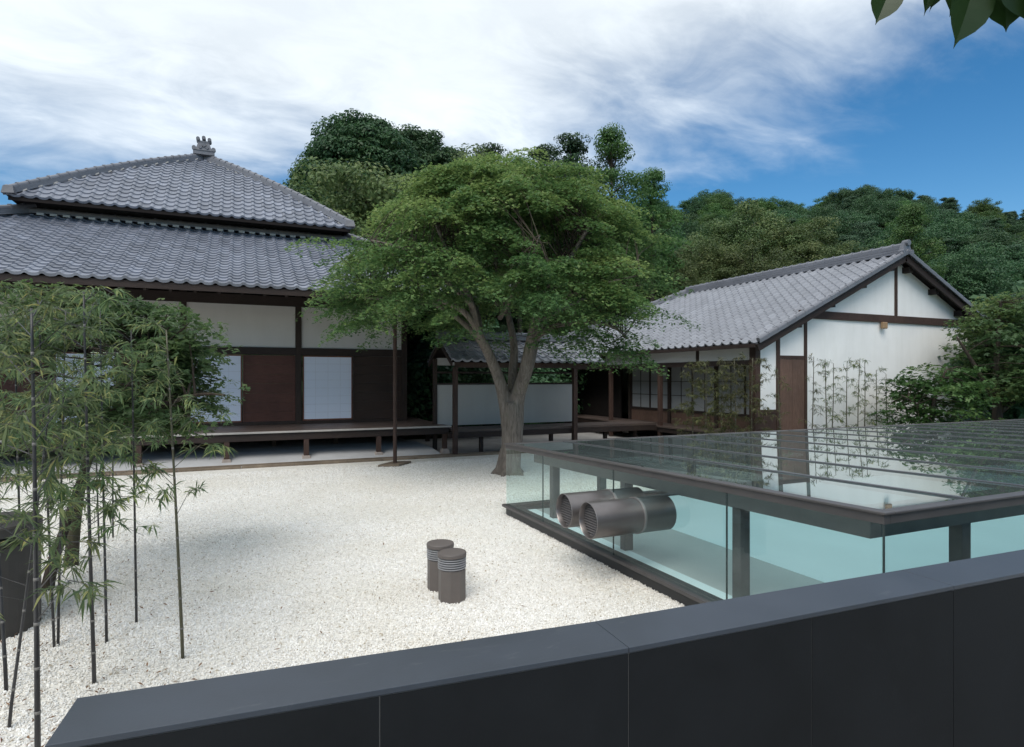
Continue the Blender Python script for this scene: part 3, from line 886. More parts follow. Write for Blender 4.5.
# demon-tile ornament at the end of the ridge
mb = MB()
y0 = AV - 0.32
mb.box(ua - 0.31, ua + 0.31, y0, y0 + 0.16, AZ + 0.05, AZ + 0.17, .3)
mb.hexa([(ua - .24, y0 - .02, AZ + .172), (ua + .24, y0 - .02, AZ + .172), (ua + .24, y0 + .14, AZ + .172), (ua - .24, y0 + .14, AZ + .172), (ua - .16, y0, AZ + .43), (ua + .16, y0, AZ + .43), (ua + .16, y0 + .12, AZ + .43), (ua - .16, y0 + .12, AZ + .43)], .35)
mb.box(ua - 0.20, ua + 0.20, y0 - 0.01, y0 + 0.13, AZ + 0.432, AZ + 0.48, .3)
for dx in (-0.165, 0.0, 0.165):
    zq = AZ + 0.53 + (0.045 if dx == 0 else 0)
    mb.tube([(ua + dx, y0 - 0.05, zq), (ua + dx, y0 + 0.3, zq)], 0.056, 12, True, .15)
for sx in (-1, 1):
    mb.tube([(ua + sx * 0.28, y0 - 0.02, AZ + 0.235), (ua + sx * 0.28, y0 + 0.12, AZ + 0.235)], 0.065, 12, True, .3)
    mb.tube([(ua + sx * 0.1, y0 - 0.04, AZ + 0.27), (ua + sx * 0.1, y0 + 0.0, AZ + 0.27)], 0.05, 12, True, .15)
mb.tube([(ua, y0 - 0.05, AZ + 0.35), (ua, y0 + 0.0, AZ + 0.35)], 0.065, 14, True, .1)
mb.build('ridge_ornament', M['ridge'], upper_roof, tint=True)
mb = MB()
mb.face([(UEL + .06, VU + .04, ZU - .09), (UER - .06, VU + .04, ZU - .09), (TR - .1, VT + .02, ZU + .12), (TL + .1, VT + .02, ZU + .12)])
mb.face([(UER - .06, VU + .04, ZU - .09), (UER - .06, 34, ZU - .09), (TR - .1, 34, ZU + .12), (TR - .1, VT + .02, ZU + .12)])
mb.face([(UEL + .06, VU + .04, ZU - .09), (TL + .1, VT + .02, ZU + .12), (TL + .1, 34, ZU + .12), (UEL + .06, 34, ZU - .09)])
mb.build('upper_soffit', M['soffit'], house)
part('upper_eave_board', M['soffit'], house, (UEL + .03, UER - .03, VU + .02, VU + .06, ZU - .12, ZU - .03))

# slender prop under the eave
pb = gp(395, 465)
pp = thing('eave_prop', 'slender dark post standing on a square stone plate before the veranda', 'post', pb)
mb = MB(); mb.tube([(pb.x, pb.y, 0.05), (pb.x, pb.y, 3.86)], 0.042, 10)
mb.build('shaft', M['timber_brown'], pp, smooth=False)
mb = MB(); q = 0.42
mb.hexa([(pb.x - q, pb.y - .16, 0.0), (pb.x + .02, pb.y - q * .7, 0), (pb.x + q, pb.y + .16, 0), (pb.x, pb.y + q * .7, 0), (pb.x - q * .95, pb.y - .15, .05), (pb.x + .02, pb.y - q * .66, .05), (pb.x + q * .95, pb.y + .15, .05), (pb.x, pb.y + q * .66, .05)])
mb.build('stone_plate', M['kerb'], pp, bevel=0.012)

# ================================================================== ROOFED PASSAGE
pas = thing('roofed_passage', 'low tiled corridor with a white half-height wall linking the two buildings', 'covered walkway', (6.6, 15, 0))
PE, PR_, PV0, PV1, PZE, PZR = 4.6, 8.9, 13.95, 15.95, 2.33, 2.90
Lp = math.hypot(1.0, PZR - PZE)
mb = MB()
roof_plane(mb, (PE, PV0, PZE), (1, 0, 0), (0, 1, PZR - PZE), PR_ - PE, Lp, lambda t: 0, lambda t: PR_ - PE, pitch=0.24, row=0.23)
roof_plane(mb, (PE, PV1, PZE), (1, 0, 0), (0, -1, PZR - PZE), PR_ - PE, Lp, lambda t: 0, lambda t: PR_ - PE, pitch=0.24, row=0.23)
pr = mb.build('roof', M['tile2'], pas, tint=True)
mb = MB(); ridge_run(mb, (PE - .05, 14.95, PZR), (PR_ + .05, 14.95, PZR), 0.24, 0.13, 0.07)
mb.build('ridge', M['ridge'], pr, tint=True)
mb = MB(); mb.face([(PE + .04, PV0 + .05, PZE - .05), (PR_ - .04, PV0 + .05, PZE - .05), (PR_ - .04, 14.95, PZR - .06), (PE + .04, 14.95, PZR - .06)])
mb.face([(PE + .04, PV1 - .05, PZE - .05), (PE + .04, 14.95, PZR - .06), (PR_ - .04, 14.95, PZR - .06), (PR_ - .04, PV1 - .05, PZE - .05)])
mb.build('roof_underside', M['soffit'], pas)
for sgn in (0, 1):
    xg = PE + 0.03 if sgn == 0 else PR_ - 0.06
    mb = MB(); mb.beam((xg, PV0 + .02, PZE - 0.09), (xg, 14.95, PZR - 0.09), 0.035, 0.1); mb.beam((xg, PV1 - .02, PZE - 0.09), (xg, 14.951, PZR - 0.09), 0.035, 0.1)
    mb.build('bargeboard', M['wood_y'], pas)
part('eave_beam', M['timber_brown'], pas, (PE + .2, PR_ - .1, 14.18, 14.27, 2.16, 2.29))
for uu in (4.80, 8.15):
    b_ = part('post', M['timber_brown'], pas, (uu - .055, uu + .055, 14.17, 14.28, 0.04, 2.16), bevel=0.005)
for uu in (4.62, 6.9, 8.75):
    part('post', M['wood_v'], pas, (uu - .05, uu + .05, 15.28, 15.38, 0.04, 2.4), bevel=0.005)
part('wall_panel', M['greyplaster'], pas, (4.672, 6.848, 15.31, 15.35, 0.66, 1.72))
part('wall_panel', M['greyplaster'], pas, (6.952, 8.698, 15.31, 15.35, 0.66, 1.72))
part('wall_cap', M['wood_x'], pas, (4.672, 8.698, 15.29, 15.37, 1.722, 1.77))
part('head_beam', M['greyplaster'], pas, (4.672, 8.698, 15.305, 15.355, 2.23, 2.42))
part('floor', M['veranda'], pas, (4.85, 10.9, 14.36, 15.27, 0.56, 0.62))
part('floor_beam', M['wood_x'], pas, (4.672, 10.9, 14.34, 14.42, 0.42, 0.558))
for uu in (5.6, 6.6, 7.6, 9.3, 10.3):
    part('strut', M['wood_v'], pas, (uu - .045, uu + .045, 14.5, 14.59, 0.0, 0.56))
part('crossbar', M['wood_x'], pas, (4.672, 8.698, 15.30, 15.36, 2.02, 2.07))

# ================================================================== WHITE STOREHOUSE
UC, VG = 11.0, 10.77
EU, EZ, RU, RZ = 10.76, 2.72, 15.95, 5.18
EU2 = 2 * RU - EU
V0, VR, VB = 10.44, 19.0, 24.2
sh = thing('white_storehouse', 'gabled white plaster building with brightly lit tiled roof and brown timber frame', 'building', (15, 14, 0))
Ls = math.hypot(RU - EU, RZ - EZ)
mb = MB()
roof_plane(mb, (EU, V0, EZ), (0, 1, 0), (RU - EU, 0, RZ - EZ), VB - V0, Ls, lambda t: 0, lin(0, VB - V0, Ls, VR - V0), pitch=0.29, row=0.27, flip=True, curve=-0.03, relief=1.5, step=0.016, var=0.09)
roof_plane(mb, (EU2, V0, EZ), (0, 1, 0), (-(RU - EU), 0, RZ - EZ), VB - V0, Ls, lambda t: 0, lin(0, VB - V0, Ls, VR - V0), pitch=0.29, row=0.27)
roof_plane(mb, (EU, VB, EZ), (1, 0, 0), (0, VR - VB, RZ - EZ), EU2 - EU, math.hypot(VB - VR, RZ - EZ), lin(0, 0, math.hypot(VB - VR, RZ - EZ), RU - EU), lin(0, EU2 - EU, math.hypot(VB - VR, RZ - EZ), RU - EU), pitch=0.4, row=0.4)
sroof = mb.build('roof', M['tile2'], sh, tint=True)
mb = MB(); ridge_run(mb, (RU, V0 + .05, RZ - 0.02), (RU, VR + .1, RZ - 0.02), 0.28, 0.2, 0.08, n=20)
mb.build('ridge', M['ridge'], sroof, tint=True)
for e in (EU, EU2):
    mb = MB(); ridge_run(mb, (e, VB, EZ), (RU, VR, RZ), 0.22, 0.12, 0.08); mb.build('hip_ridge', M['ridge'], sroof, tint=True)
mb = MB()
mb.hexa([(RU - .19, V0 - .02, RZ - .06), (RU + .19, V0 - .02, RZ - .06), (RU + .19, V0 + .12, RZ - .06), (RU - .19, V0 + .12, RZ - .06), (RU - .1, V0, RZ + .27), (RU + .1, V0, RZ + .27), (RU + .1, V0 + .1, RZ + .27), (RU - .1, V0 + .1, RZ + .27)], .2)
mb.tube([(RU, V0 - .06, RZ + .26), (RU, V0 + .1, RZ + .26)], .075, 12, True, .2)
mb.tube([(RU - .15, V0 - .05, RZ + .02), (RU - .15, V0 + .1, RZ + .02)], .065, 12, True, .2)
mb.tube([(RU + .15, V0 - .05, RZ + .02), (RU + .15, V0 + .1, RZ + .02)], .065, 12, True, .2)
mb.build('ridge_end_tile', M['ridge'], sroof, tint=True)
for e, sx in ((EU, -1), (EU2, 1)):
    mb = MB()
    Lq = Ls
    m = 18
    for k in range(m):
        a = Vector((e, V0 + 0.0, EZ + 0.05)).lerp(Vector((RU, V0 + 0.0, RZ + 0.05)), k / m); b = Vector((e, V0, EZ + 0.05)).lerp(Vector((RU, V0, RZ + 0.05)), (k + 1) / m)
        mb.tube([a, b], [0.055, 0.047], 10, True, random.uniform(.1, .35))
        mb.beam(a + Vector((0, -0.04, -0.04)), b + Vector((0, -0.04, -0.045)), 0.03, 0.07, tint=random.uniform(.0, .2))
    mb.build('verge_tiles', M['ridge'], sroof, tint=True)
    mb = MB()
    mb.beam((e - sx * 0.02, V0 + 0.04, EZ - 0.13), (RU, V0 + 0.04, RZ - 0.13), 0.05, 0.17)
    mb.build('bargeboard', M['wood_x'], sh)
    mb = MB()
    mb.face([(e + (-sx) * .05, V0 + .07, EZ - .1), (RU, V0 + .07, RZ - .1), (RU, VB - 4, RZ - .1), (e + (-sx) * .05, VB - .1, EZ - .1)])
    mb.build('eave_soffit', M['soffit'], sh)
    part('eave_board', M['wood_y'], sh, (e - .03, e + .03, V0 + .08, VB, EZ - .12, EZ - .03))
    for t in (0.28, 0.5, 0.72, 0.93):
        pu = e + (RU - e) * t; pz = EZ + (RZ - EZ) * t
        part('purlin', M['wood_y'], sh, (pu - .07, pu + .07, V0 + .12, VG - .002, pz - .30, pz - .15))
# gable wall
UW = 20.7
def roofz(u): return (EZ + (RZ - EZ) * (u - EU) / (RU - EU) if u < RU else EZ + (RZ - EZ) * (EU2 - u) / (RU - EU)) - 0.12
mb = MB()
pl = [(UC, 0), (UW, 0), (UW, roofz(UW)), (RU, roofz(RU)), (UC, roofz(UC))]
n0 = len(pl)
mb.v += [(a, VG, b) for a, b in pl] + [(a, VG + .15, b) for a, b in pl]
mb.f += [tuple(range(n0)), tuple(reversed(range(n0, 2 * n0)))]; mb.t += [.5, .5]
for i in range(n0):
    j = (i + 1) % n0; mb.f.append((i, i + n0, j + n0, j)); mb.t.append(.5)
mb.build('gable_wall', M['white'], sh)
def gpost(a, b, z0, z1, d=0.035, mt='timber_brown', nm='post'):
    return part(nm, M[mt], sh, (a, b, VG - d, VG - 0.0005, z0, z1), bevel=0.004)
part('post', M['timber_brown'], sh, (UC - .025, UC + .13, VG - .04, VG + .155, 0, roofz(UC) - .02), bevel=0.004)
gpost(11.66, 11.76, 0, roofz(11.66) - .03, 0.04)
gpost(12.58, 12.66, 0, roofz(12.58) - .03, 0.04)
gpost(15.93, 16.02, 3.56, roofz(15.97) - .1, 0.036)
gpost(UW - .12, UW, 0, roofz(UW) - .02, 0.04)
mb = MB(); mb.box(12.40, UW - .12, VG - .05, VG - .0008, 3.36, 3.555)
mb.build('tie_beam', M['timber_brown'], sh, bevel=0.005)
mb = MB(); mb.box(15.30, 15.48, VG - .14, VG - .052, 3.19, 3.36)
mb.build('beam_end', M['wood_end'], sh, bevel=0.02)
part('door_head', M['timber_brown'], sh, (11.762, 12.578, VG - .03, VG - .0008, 2.36, 2.44))
dr = MB()
for q in range(4):
    a = 11.765 + q * 0.2035
    dr.box(a + .002, a + .2015, VG - .022 + (0.003 if q % 2 else 0), VG - .001, 0.1, 2.358)
door = dr.build('plank_door', M['door_brown'], sh)
part('dado_panel', M['timber_brown'], sh, (11.132, 11.658, VG - .02, VG - .0008, 0, 1.14))
part('dado_rail', M['timber_brown'], sh, (11.132, 11.658, VG - .034, VG - .021, 1.06, 1.15))
# side facing the court
part('head_panel', M['cream'], sh, *[(UC + .02, UC + .06, a, b, 2.33, 2.66) for a, b in ((10.93, 12.7), (12.82, 15.2), (15.3, 17.2))])
part('head_beam', M['wood_y'], sh, (UC - .01, UC + .08, 10.92, 22, 2.20, 2.328))
part('eave_plate', M['wood_y'], sh, (UC - .02, UC + .1, 10.92, 22, 2.662, 2.84))
for vv in (12.76, 15.25, 17.25, 19.5):
    part('head_post', M['wood_v'], sh, (UC, UC + .09, vv - .045, vv + .045, 2.33, 2.66))
for vv in (14.35, 16.9):
    part('veranda_post', M['timber_brown'], sh, (UC - .02, UC + .09, vv - .055, vv + .055, 0, 2.2), bevel=.005)
part('veranda_floor', M['veranda'], sh, (UC - .06, UC + .9, 10.93, 20, 0.49, 0.53))
part('veranda_beam', M['wood_y'], sh, (UC - .03, UC + .06, 10.93, 20, 0.36, 0.488))
US = UC + 0.9
part('screen_dado', M['door_brown'], sh, (US, US + .04, 10.95, 17.0, 0.53, 0.90))
part('screen_rail', M['wood_y'], sh, (US - .03, US + .02, 10.95, 17.0, 0.902, 0.96))
part('screen_head', M['wood_y'], sh, (US - .03, US + .06, 10.95, 20.0, 2.25, 2.8))
for q in range(6):
    a = 10.98 + q * 1.0
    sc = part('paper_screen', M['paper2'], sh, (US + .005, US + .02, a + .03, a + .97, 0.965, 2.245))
    fm = MB()
    fm.box(US - .02, US + .0, a, a + .03, 0.965, 2.245); fm.box(US - .02, US + .0, a + .97, a + 1.0, 0.965, 2.245)
    for zc in (1.38, 1.80): fm.box(US - .008, US + .004, a + .03, a + .97, zc - .008, zc + .008)
    fm.box(US - .008, US + .004, a + .49, a + .51, 0.966, 2.244)
    fm.build('lattice', M['wood_v'], sc)
for vv in (13.0, 15.0, 17.05):
    part('screen_post', M['wood_v'], sh, (US - .05, US + .08, vv - .06, vv + .06, 0.53, 2.25))
part('back_wall', M['soffit'], sh, (UC + .95, UC + 1.0, 17.7, 22.0, 0.0, 2.6))
part('side_wall', M['white'], sh, (UW - .16, UW - .005, VG + .16, 22, 0, roofz(UW) - .05))
part('rear_wall', M['white'], sh, (UC + 1.0, UW, 22.0, 22.15, 0, 2.6))
part('inner_wall', M['soffit'], sh, (US + .3, US + .35, 10.95, 17.6, 0, 2.8))

# ================================================================== GLASS PAVILION
G0, G1, GV0, GV1 = 3.386, 16.2, 2.35, 7.83
def gtop(v): return 1.13 - 0.0255 * (v - GV0)
gl = thing('glass_pavilion', 'low flat glass-roofed skylight pavilion with dark bronze frame in the gravel', 'glass pavilion', (9.5, 5, 0))
# sill with projecting lip
sill = MB()
for a, b, c, d in ((G0, G1, GV0, GV0 + .2), (G0, G1, GV1 - .2, GV1), (G0, G0 + .2, GV0 + .201, GV1 - .201), (G1 - .2, G1, GV0 + .201, GV1 - .201)):
    sill.box(a, b, c, d, -0.02, 0.105)
sill.build('sill', M['bronze_dk'], gl, bevel=0.006)
lip = MB()
lip.box(G0 - .045, G0 + .06, GV0 - .045, GV1 + .045, 0.107, 0.14); lip.box(G1 - .06, G1 + .045, GV0 - .045, GV1 + .045, 0.107, 0.14)
lip.box(G0 + .062, G1 - .062, GV0 - .045, GV0 + .06, 0.107, 0.14); lip.box(G0 + .062, G1 - .062, GV1 - .06, GV1 + .045, 0.107, 0.14)
lip.build('sill_lip', M['bronze'], gl, bevel=0.004)
# floor
part('gallery_floor', M['floor_in'], gl, (G0 + .36 + 1.0, G1 - .21, GV0 + .21, GV1 - .21, 0.03, 0.085), (G0 + .205, G0 + .359, GV0 + .21, GV1 - .21, 0.03, 0.085))
part('grey_floor_strip', M['strip_in'], gl, (G0 + .361, G0 + .36 + .998, GV0 + .21, GV1 - .21, 0.03, 0.083))
# fascia (roof edge) follows the fall of the roof
def ring(z_off0, z_off1, ins0, ins1, name, mt, bevel=0.0):
    mb = MB()
    def H(a, b, c, d):
        mb.hexa([(a, c, gtop(c) + z_off0), (b, c, gtop(c) + z_off0), (b, d, gtop(d) + z_off0), (a, d, gtop(d) + z_off0), (a, c, gtop(c) + z_off1), (b, c, gtop(c) + z_off1), (b, d, gtop(d) + z_off1), (a, d, gtop(d) + z_off1)])
    H(G0 + ins0, G0 + ins1, GV0 + ins0, GV1 - ins0); H(G1 - ins1, G1 - ins0, GV0 + ins0, GV1 - ins0)
    H(G0 + ins1 + .001, G1 - ins1 - .001, GV0 + ins0, GV0 + ins1); H(G0 + ins1 + .001, G1 - ins1 - .001, GV1 - ins1, GV1 - ins0)
    return mb.build(name, M[mt], gl, bevel=bevel)
ring(-0.074, -0.018, -0.006, 0.05, 'fascia', 'bronze', 0.004)
ring(-0.0175, 0.0, -0.026, 0.06, 'roof_edge', 'bronze', 0.006)
ring(-0.25, -0.06, 0.29, 0.41, 'ring_beam', 'colpaint', 0.004)
# columns inset from the glass
def column(u, v, wd=0.052, dp=0.046):
    part('column', M['colpaint'], gl, (u - wd, u + wd, v - dp, v + dp, 0.085, gtop(v) - 0.252), bevel=0.005)
for v in (3.81, 5.43, 7.05): column(3.74, v)
u = 4.72
while u < G1 - .3:
    column(u, GV0 + .36); column(u, GV1 - .36)
    u += 1.62
# panes
def pane(a, b, c, d, zl, zh):
    mb = MB(); z0 = 0.141
    mb.hexa([(a, c, z0), (b, c, z0), (b, d, z0), (a, d, z0), (a, c, gtop(c) - .075), (b, c, gtop(c) - .075), (b, d, gtop(d) - .075), (a, d, gtop(d) - .075)])
    return mb.build('side_pane', M['glass'], gl)
js = [GV0 + .012, 3.6, 5.15, 6.7, GV1 - .0]
for a, b in zip(js, js[1:]):
    pane(G0 + .0, G0 + .011, a + .004, b - .004, 0, 0)
    pane(G1 - .011, G1, a + .004, b - .004, 0, 0)
us = [G0]
while us[-1] + 1.6 < G1: us.append(us[-1] + 1.6)
us[-1] = G1
for a, b in zip(us, us[1:]):
    pane(a + (.013 if a > G0 else 0), b - .0, GV0, GV0 + .011, 0, 0)
    pane(a + (.013 if a > G0 else 0.012), b - .0, GV1 - .011, GV1, 0, 0)
def gasket(u, v, along_u):
    z0, z1 = 0.1405, gtop(v) - .0745
    a = .0026
    part('pane_joint', M['seal'], gl, (u - a, u + a, v - .0018 if along_u else v - a, v + .013 if along_u else v + a, z0, z1) if along_u else (u - .0018, u + .013, v - a, v + a, z0, z1))
for v in js[1:-1]: gasket(G0, v, False)
for u in us[1:-1]: gasket(u + .0065, GV0, True); gasket(u + .0065, GV1 - .011, True)
part('pane_joint', M['seal'], gl, (G0 - .002, G0 + .0075, GV0 - .002, GV0 + .0075, 0.1405, gtop(GV0) - .0745))
rafts = [G0 + .89 * k for k in range(1, 15) if G0 + .89 * k < G1 - .2]
edges = [G0 + .062] + rafts + [G1 - .062]
for a, b in zip(edges, edges[1:]):
    mb = MB(); c, d = GV0 + .062, GV1 - .062
    a += .004; b -= .004
    mb.hexa([(a, c, gtop(c) - .022), (b, c, gtop(c) - .022), (b, d, gtop(d) - .022), (a, d, gtop(d) - .022), (a, c, gtop(c) - .008), (b, c, gtop(c) - .008), (b, d, gtop(d) - .008), (a, d, gtop(d) - .008)])
    mb.build('roof_pane', M['glass_roof'], gl)
for a in rafts:
    mb = MB(); c, d = GV0 + .063, GV1 - .063
    for (w_, z0, z1) in ((.022, -.0075, .001), (.016, -.045, -.0225)):
        mb.hexa([(a - w_, c, gtop(c) + z0), (a + w_, c, gtop(c) + z0), (a + w_, d, gtop(d) + z0), (a - w_, d, gtop(d) + z0), (a - w_, c, gtop(c) + z1), (a + w_, c, gtop(c) + z1), (a + w_, d, gtop(d) + z1), (a - w_, d, gtop(d) + z1)])
    mb.build('glazing_bar', M['barpaint'], gl)

# two ducts through the glass
for k, (dv, lab) in enumerate(((0.0, 'brushed steel duct through the glass wall, the one nearer the slate wall'), (0.45, 'brushed steel duct through the glass wall, partly hidden behind its twin'))):
    c0 = c2w(1.154, 5.74); vv = c0.y + dv; zc = 0.612
    dk = thing('ventilation_duct', lab, 'duct', (G0, vv, zc), 'steel ducts passing through the glass')
    rr = 0.165
    mb = MB()
    ring_pts = [(G0 - .5, rr), (G0 + .36, rr)]
    n = 40
    # outer skin, rolled rim, inner skin
    prof = [(G0 - .38, rr - .012), (G0 - .505, rr - .012), (G0 - .515, rr - .006), (G0 - .51, rr), (G0 + .35, rr), (G0 + .35, 0.001)]
    for (xa, ra), (xb, rb) in zip(prof, prof[1:]):
        for q in range(n):
            a, b = 2 * math.pi * q / n, 2 * math.pi * (q + 1) / n
            mb.face([(xa, vv + ra * math.cos(a), zc + ra * math.sin(a)), (xa, vv + ra * math.cos(b), zc + ra * math.sin(b)), (xb, vv + rb * math.cos(b), zc + rb * math.sin(b)), (xb, vv + rb * math.cos(a), zc + rb * math.sin(a))])
    bd = mb.build('duct_body', M['steel'], dk, smooth=True)
    bm_ = __import__('bmesh').new(); bm_.from_mesh(bd.data); __import__('bmesh').ops.remove_doubles(bm_, verts=bm_.verts, dist=1e-5); bm_.to_mesh(bd.data); bm_.free()
    bd.data.set_sharp_from_angle(angle=R(40))
    mb = MB()
    for q in range(n):
        a, b = 2 * math.pi * q / n, 2 * math.pi * (q + 1) / n
        mb.hexa([(G0 - .012, vv + rr * math.cos(a), zc + rr * math.sin(a)), (G0 - .012, vv + rr * math.cos(b), zc + rr * math.sin(b)), (G0 + .016, vv + rr * math.cos(b), zc + rr * math.sin(b)), (G0 + .016, vv + rr * math.cos(a), zc + rr * math.sin(a)),
                 (G0 - .012, vv + (rr + .006) * math.cos(a), zc + (rr + .006) * math.sin(a)), (G0 - .012, vv + (rr + .006) * math.cos(b), zc + (rr + .006) * math.sin(b)), (G0 + .016, vv + (rr + .006) * math.cos(b), zc + (rr + .006) * math.sin(b)), (G0 + .016, vv + (rr + .006) * math.cos(a), zc + (rr + .006) * math.sin(a))])
    mb.build('seal_ring', M['steel_ring'], dk)
    mb = MB()
    for q in range(-6, 7):
        zq = q * .0235; hw = math.sqrt(max(0, (rr - .013) ** 2 - zq ** 2))
        if hw < .02: continue
        mb.hexa([(G0 - .465, vv - hw, zc + zq - .007), (G0 - .45, vv - hw, zc + zq + .003), (G0 - .45, vv + hw, zc + zq + .003), (G0 - .465, vv + hw, zc + zq - .007), (G0 - .465, vv - hw, zc + zq - .004), (G0 - .45, vv - hw, zc + zq + .006), (G0 - .45, vv + hw, zc + zq + .006), (G0 - .465, vv + hw, zc + zq - .004)])
    mb.build('grille', M['slat'], dk)
    mb = MB(); mb.tube([(G0 - .40, vv, zc), (G0 - .385, vv, zc)], rr - .013, 32)
    mb.build('grille_shade', M['black'], dk)  # black disc added as the dark inside of the duct

# ================================================================== BOLLARD LIGHTS
def bollard(p, lab):
    b = thing('bollard_light', lab, 'bollard light', (p.x, p.y, 0), 'bollard lights on the gravel')
    x, y = p.x, p.y
    r = 0.118
    body = MB().lathe(x, y, [(r, -0.03), (r, 0.268), (r * .96, 0.274)], 8, R(20)).build('body', M['bollard'], b, bevel=0.004)
    MB().lathe(x, y, [(r * .7, 0.27), (r * .7, 0.375)], 28).build('core', M['black'], b)
    for q in range(5):
        z = 0.284 + q * 0.0195
        MB().lathe(x, y, [(r * .72, z + .002), (r * 1.02, z - 0.004), (r * 1.03, z + .003), (r * .74, z + .008)], 32).build('louvre_ring', M['louvre'], b, smooth=False)
    MB().lathe(x, y, [(r * .9, 0.372), (r * 1.04, 0.376), (r * 1.05, 0.402), (r * 1.02, .410), (r * .99, .412), (r * .985, .407), (0.01, .408)], 36).build('cap', M['bollard'], b)
pn = gp(452, 599.5); pf = gp(440.3, 588)
bollard(pn, 'taupe bollard light standing in front, nearer of the pair')
bollard(pf, 'taupe bollard light partly hidden behind the front one')

# ================================================================== SLATE WALL
sw = thing('slate_parapet', 'long dark slate-clad parapet wall with flat coping in the foreground', 'wall', (A0.x, A0.y, 0))
ZW = 0.95
def nrm2(a, b):
    d = (b - a).normalized(); return Vector((-d.y, d.x, 0))
n01, n12 = nrm2(A0, A1), nrm2(A1, A2)
if n01.y < 0: n01 = -n01
if n12.y < 0: n12 = -n12
nk = (n01 + n12).normalized()
Wd = 0.252
def prism(fr, bk_, z0, z1):
    return MB().hexa([(fr[0].x, fr[0].y, z0), (fr[1].x, fr[1].y, z0), (bk_[1].x, bk_[1].y, z0), (bk_[0].x, bk_[0].y, z0), (fr[0].x, fr[0].y, z1), (fr[1].x, fr[1].y, z1), (bk_[1].x, bk_[1].y, z1), (bk_[0].x, bk_[0].y, z1)])
def seg(a, b, na, nb, z0, z1, ins=0.0, name='coping', mt='slate', bevel=0.0, gap=0.0):
    d = (b - a).normalized() * gap
    a, b = a + d, b - d
    return prism((a + na * ins, b + nb * ins), (a + na * (Wd - ins), b + nb * (Wd - ins)), z0, z1).build(name, M[mt], sw, bevel=bevel)
dB = (A2 - A1).normalized()
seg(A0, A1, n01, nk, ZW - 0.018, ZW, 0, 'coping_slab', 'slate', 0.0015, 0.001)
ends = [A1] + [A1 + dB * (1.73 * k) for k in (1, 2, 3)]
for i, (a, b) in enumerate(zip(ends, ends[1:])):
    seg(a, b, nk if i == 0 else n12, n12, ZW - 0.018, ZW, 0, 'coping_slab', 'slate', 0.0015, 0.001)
E3 = ends[-1]
seg(A0, A1, n01, nk, -0.2, ZW - 0.0205, 0.0045, 'wall_core', 'joint')
seg(A1, E3, nk, n12, -0.2, ZW - 0.0205, 0.0045, 'wall_core', 'joint')
dA = (A1 - A0).normalized()
lenA = (A1 - A0).length
fa = [A0, A0 + dA * (lenA - 0.865), A1] + [A1 + dB * (0.865 * k) for k in range(1, 7)]
for i, (a, b) in enumerate(zip(fa, fa[1:])):
    na = n01 if b is A1 or i == 0 else n12
    d = (b - a).normalized() * 0.0018
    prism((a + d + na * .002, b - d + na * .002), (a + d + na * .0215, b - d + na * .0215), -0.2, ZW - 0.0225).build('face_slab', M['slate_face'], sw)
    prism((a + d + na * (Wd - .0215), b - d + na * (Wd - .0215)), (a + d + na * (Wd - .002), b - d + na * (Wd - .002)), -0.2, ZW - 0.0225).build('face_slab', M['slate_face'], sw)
e0 = A0 - dA * 0.0; 
prism((A0 + n01 * .002 - dA * .002, A0 + n01 * .002 + dA * .0), (A0 + n01 * (Wd - .002) - dA * .002, A0 + n01 * (Wd - .002) + dA * .0), -0.2, ZW - 0.0225).build('end_slab', M['slate_face'], sw)

# ================================================================== DARK CYLINDER AT LEFT
cp = c2w(-4.04, 4.6)
cy_ = thing('dark_drum', 'large dark grey metal drum with slotted rim at the left edge under the bamboo', 'vent drum', (cp.x, cp.y, 0))
MB().lathe(cp.x, cp.y, [(0.40, -0.03), (0.40, 0.66)], 40).build('body', M['dark_box'], cy_, smooth=False)
for q in range(3):
    MB().lathe(cp.x, cp.y, [(0.34, .672 + q * .022), (0.405, .668 + q * .022), (0.405, .677 + q * .022), (0.34, .684 + q * .022)], 40).build('louvre_ring', M['dark_box'], cy_)
MB().lathe(cp.x, cp.y, [(0.36, .735), (0.41, .738), (0.41, .80), (0.395, .81), (0.01, .815)], 40).build('lid', M['dark_box'], cy_)
MB().lathe(cp.x, cp.y, [(0.33, .655), (0.33, .74)], 32).build('core', M['black'], cy_)

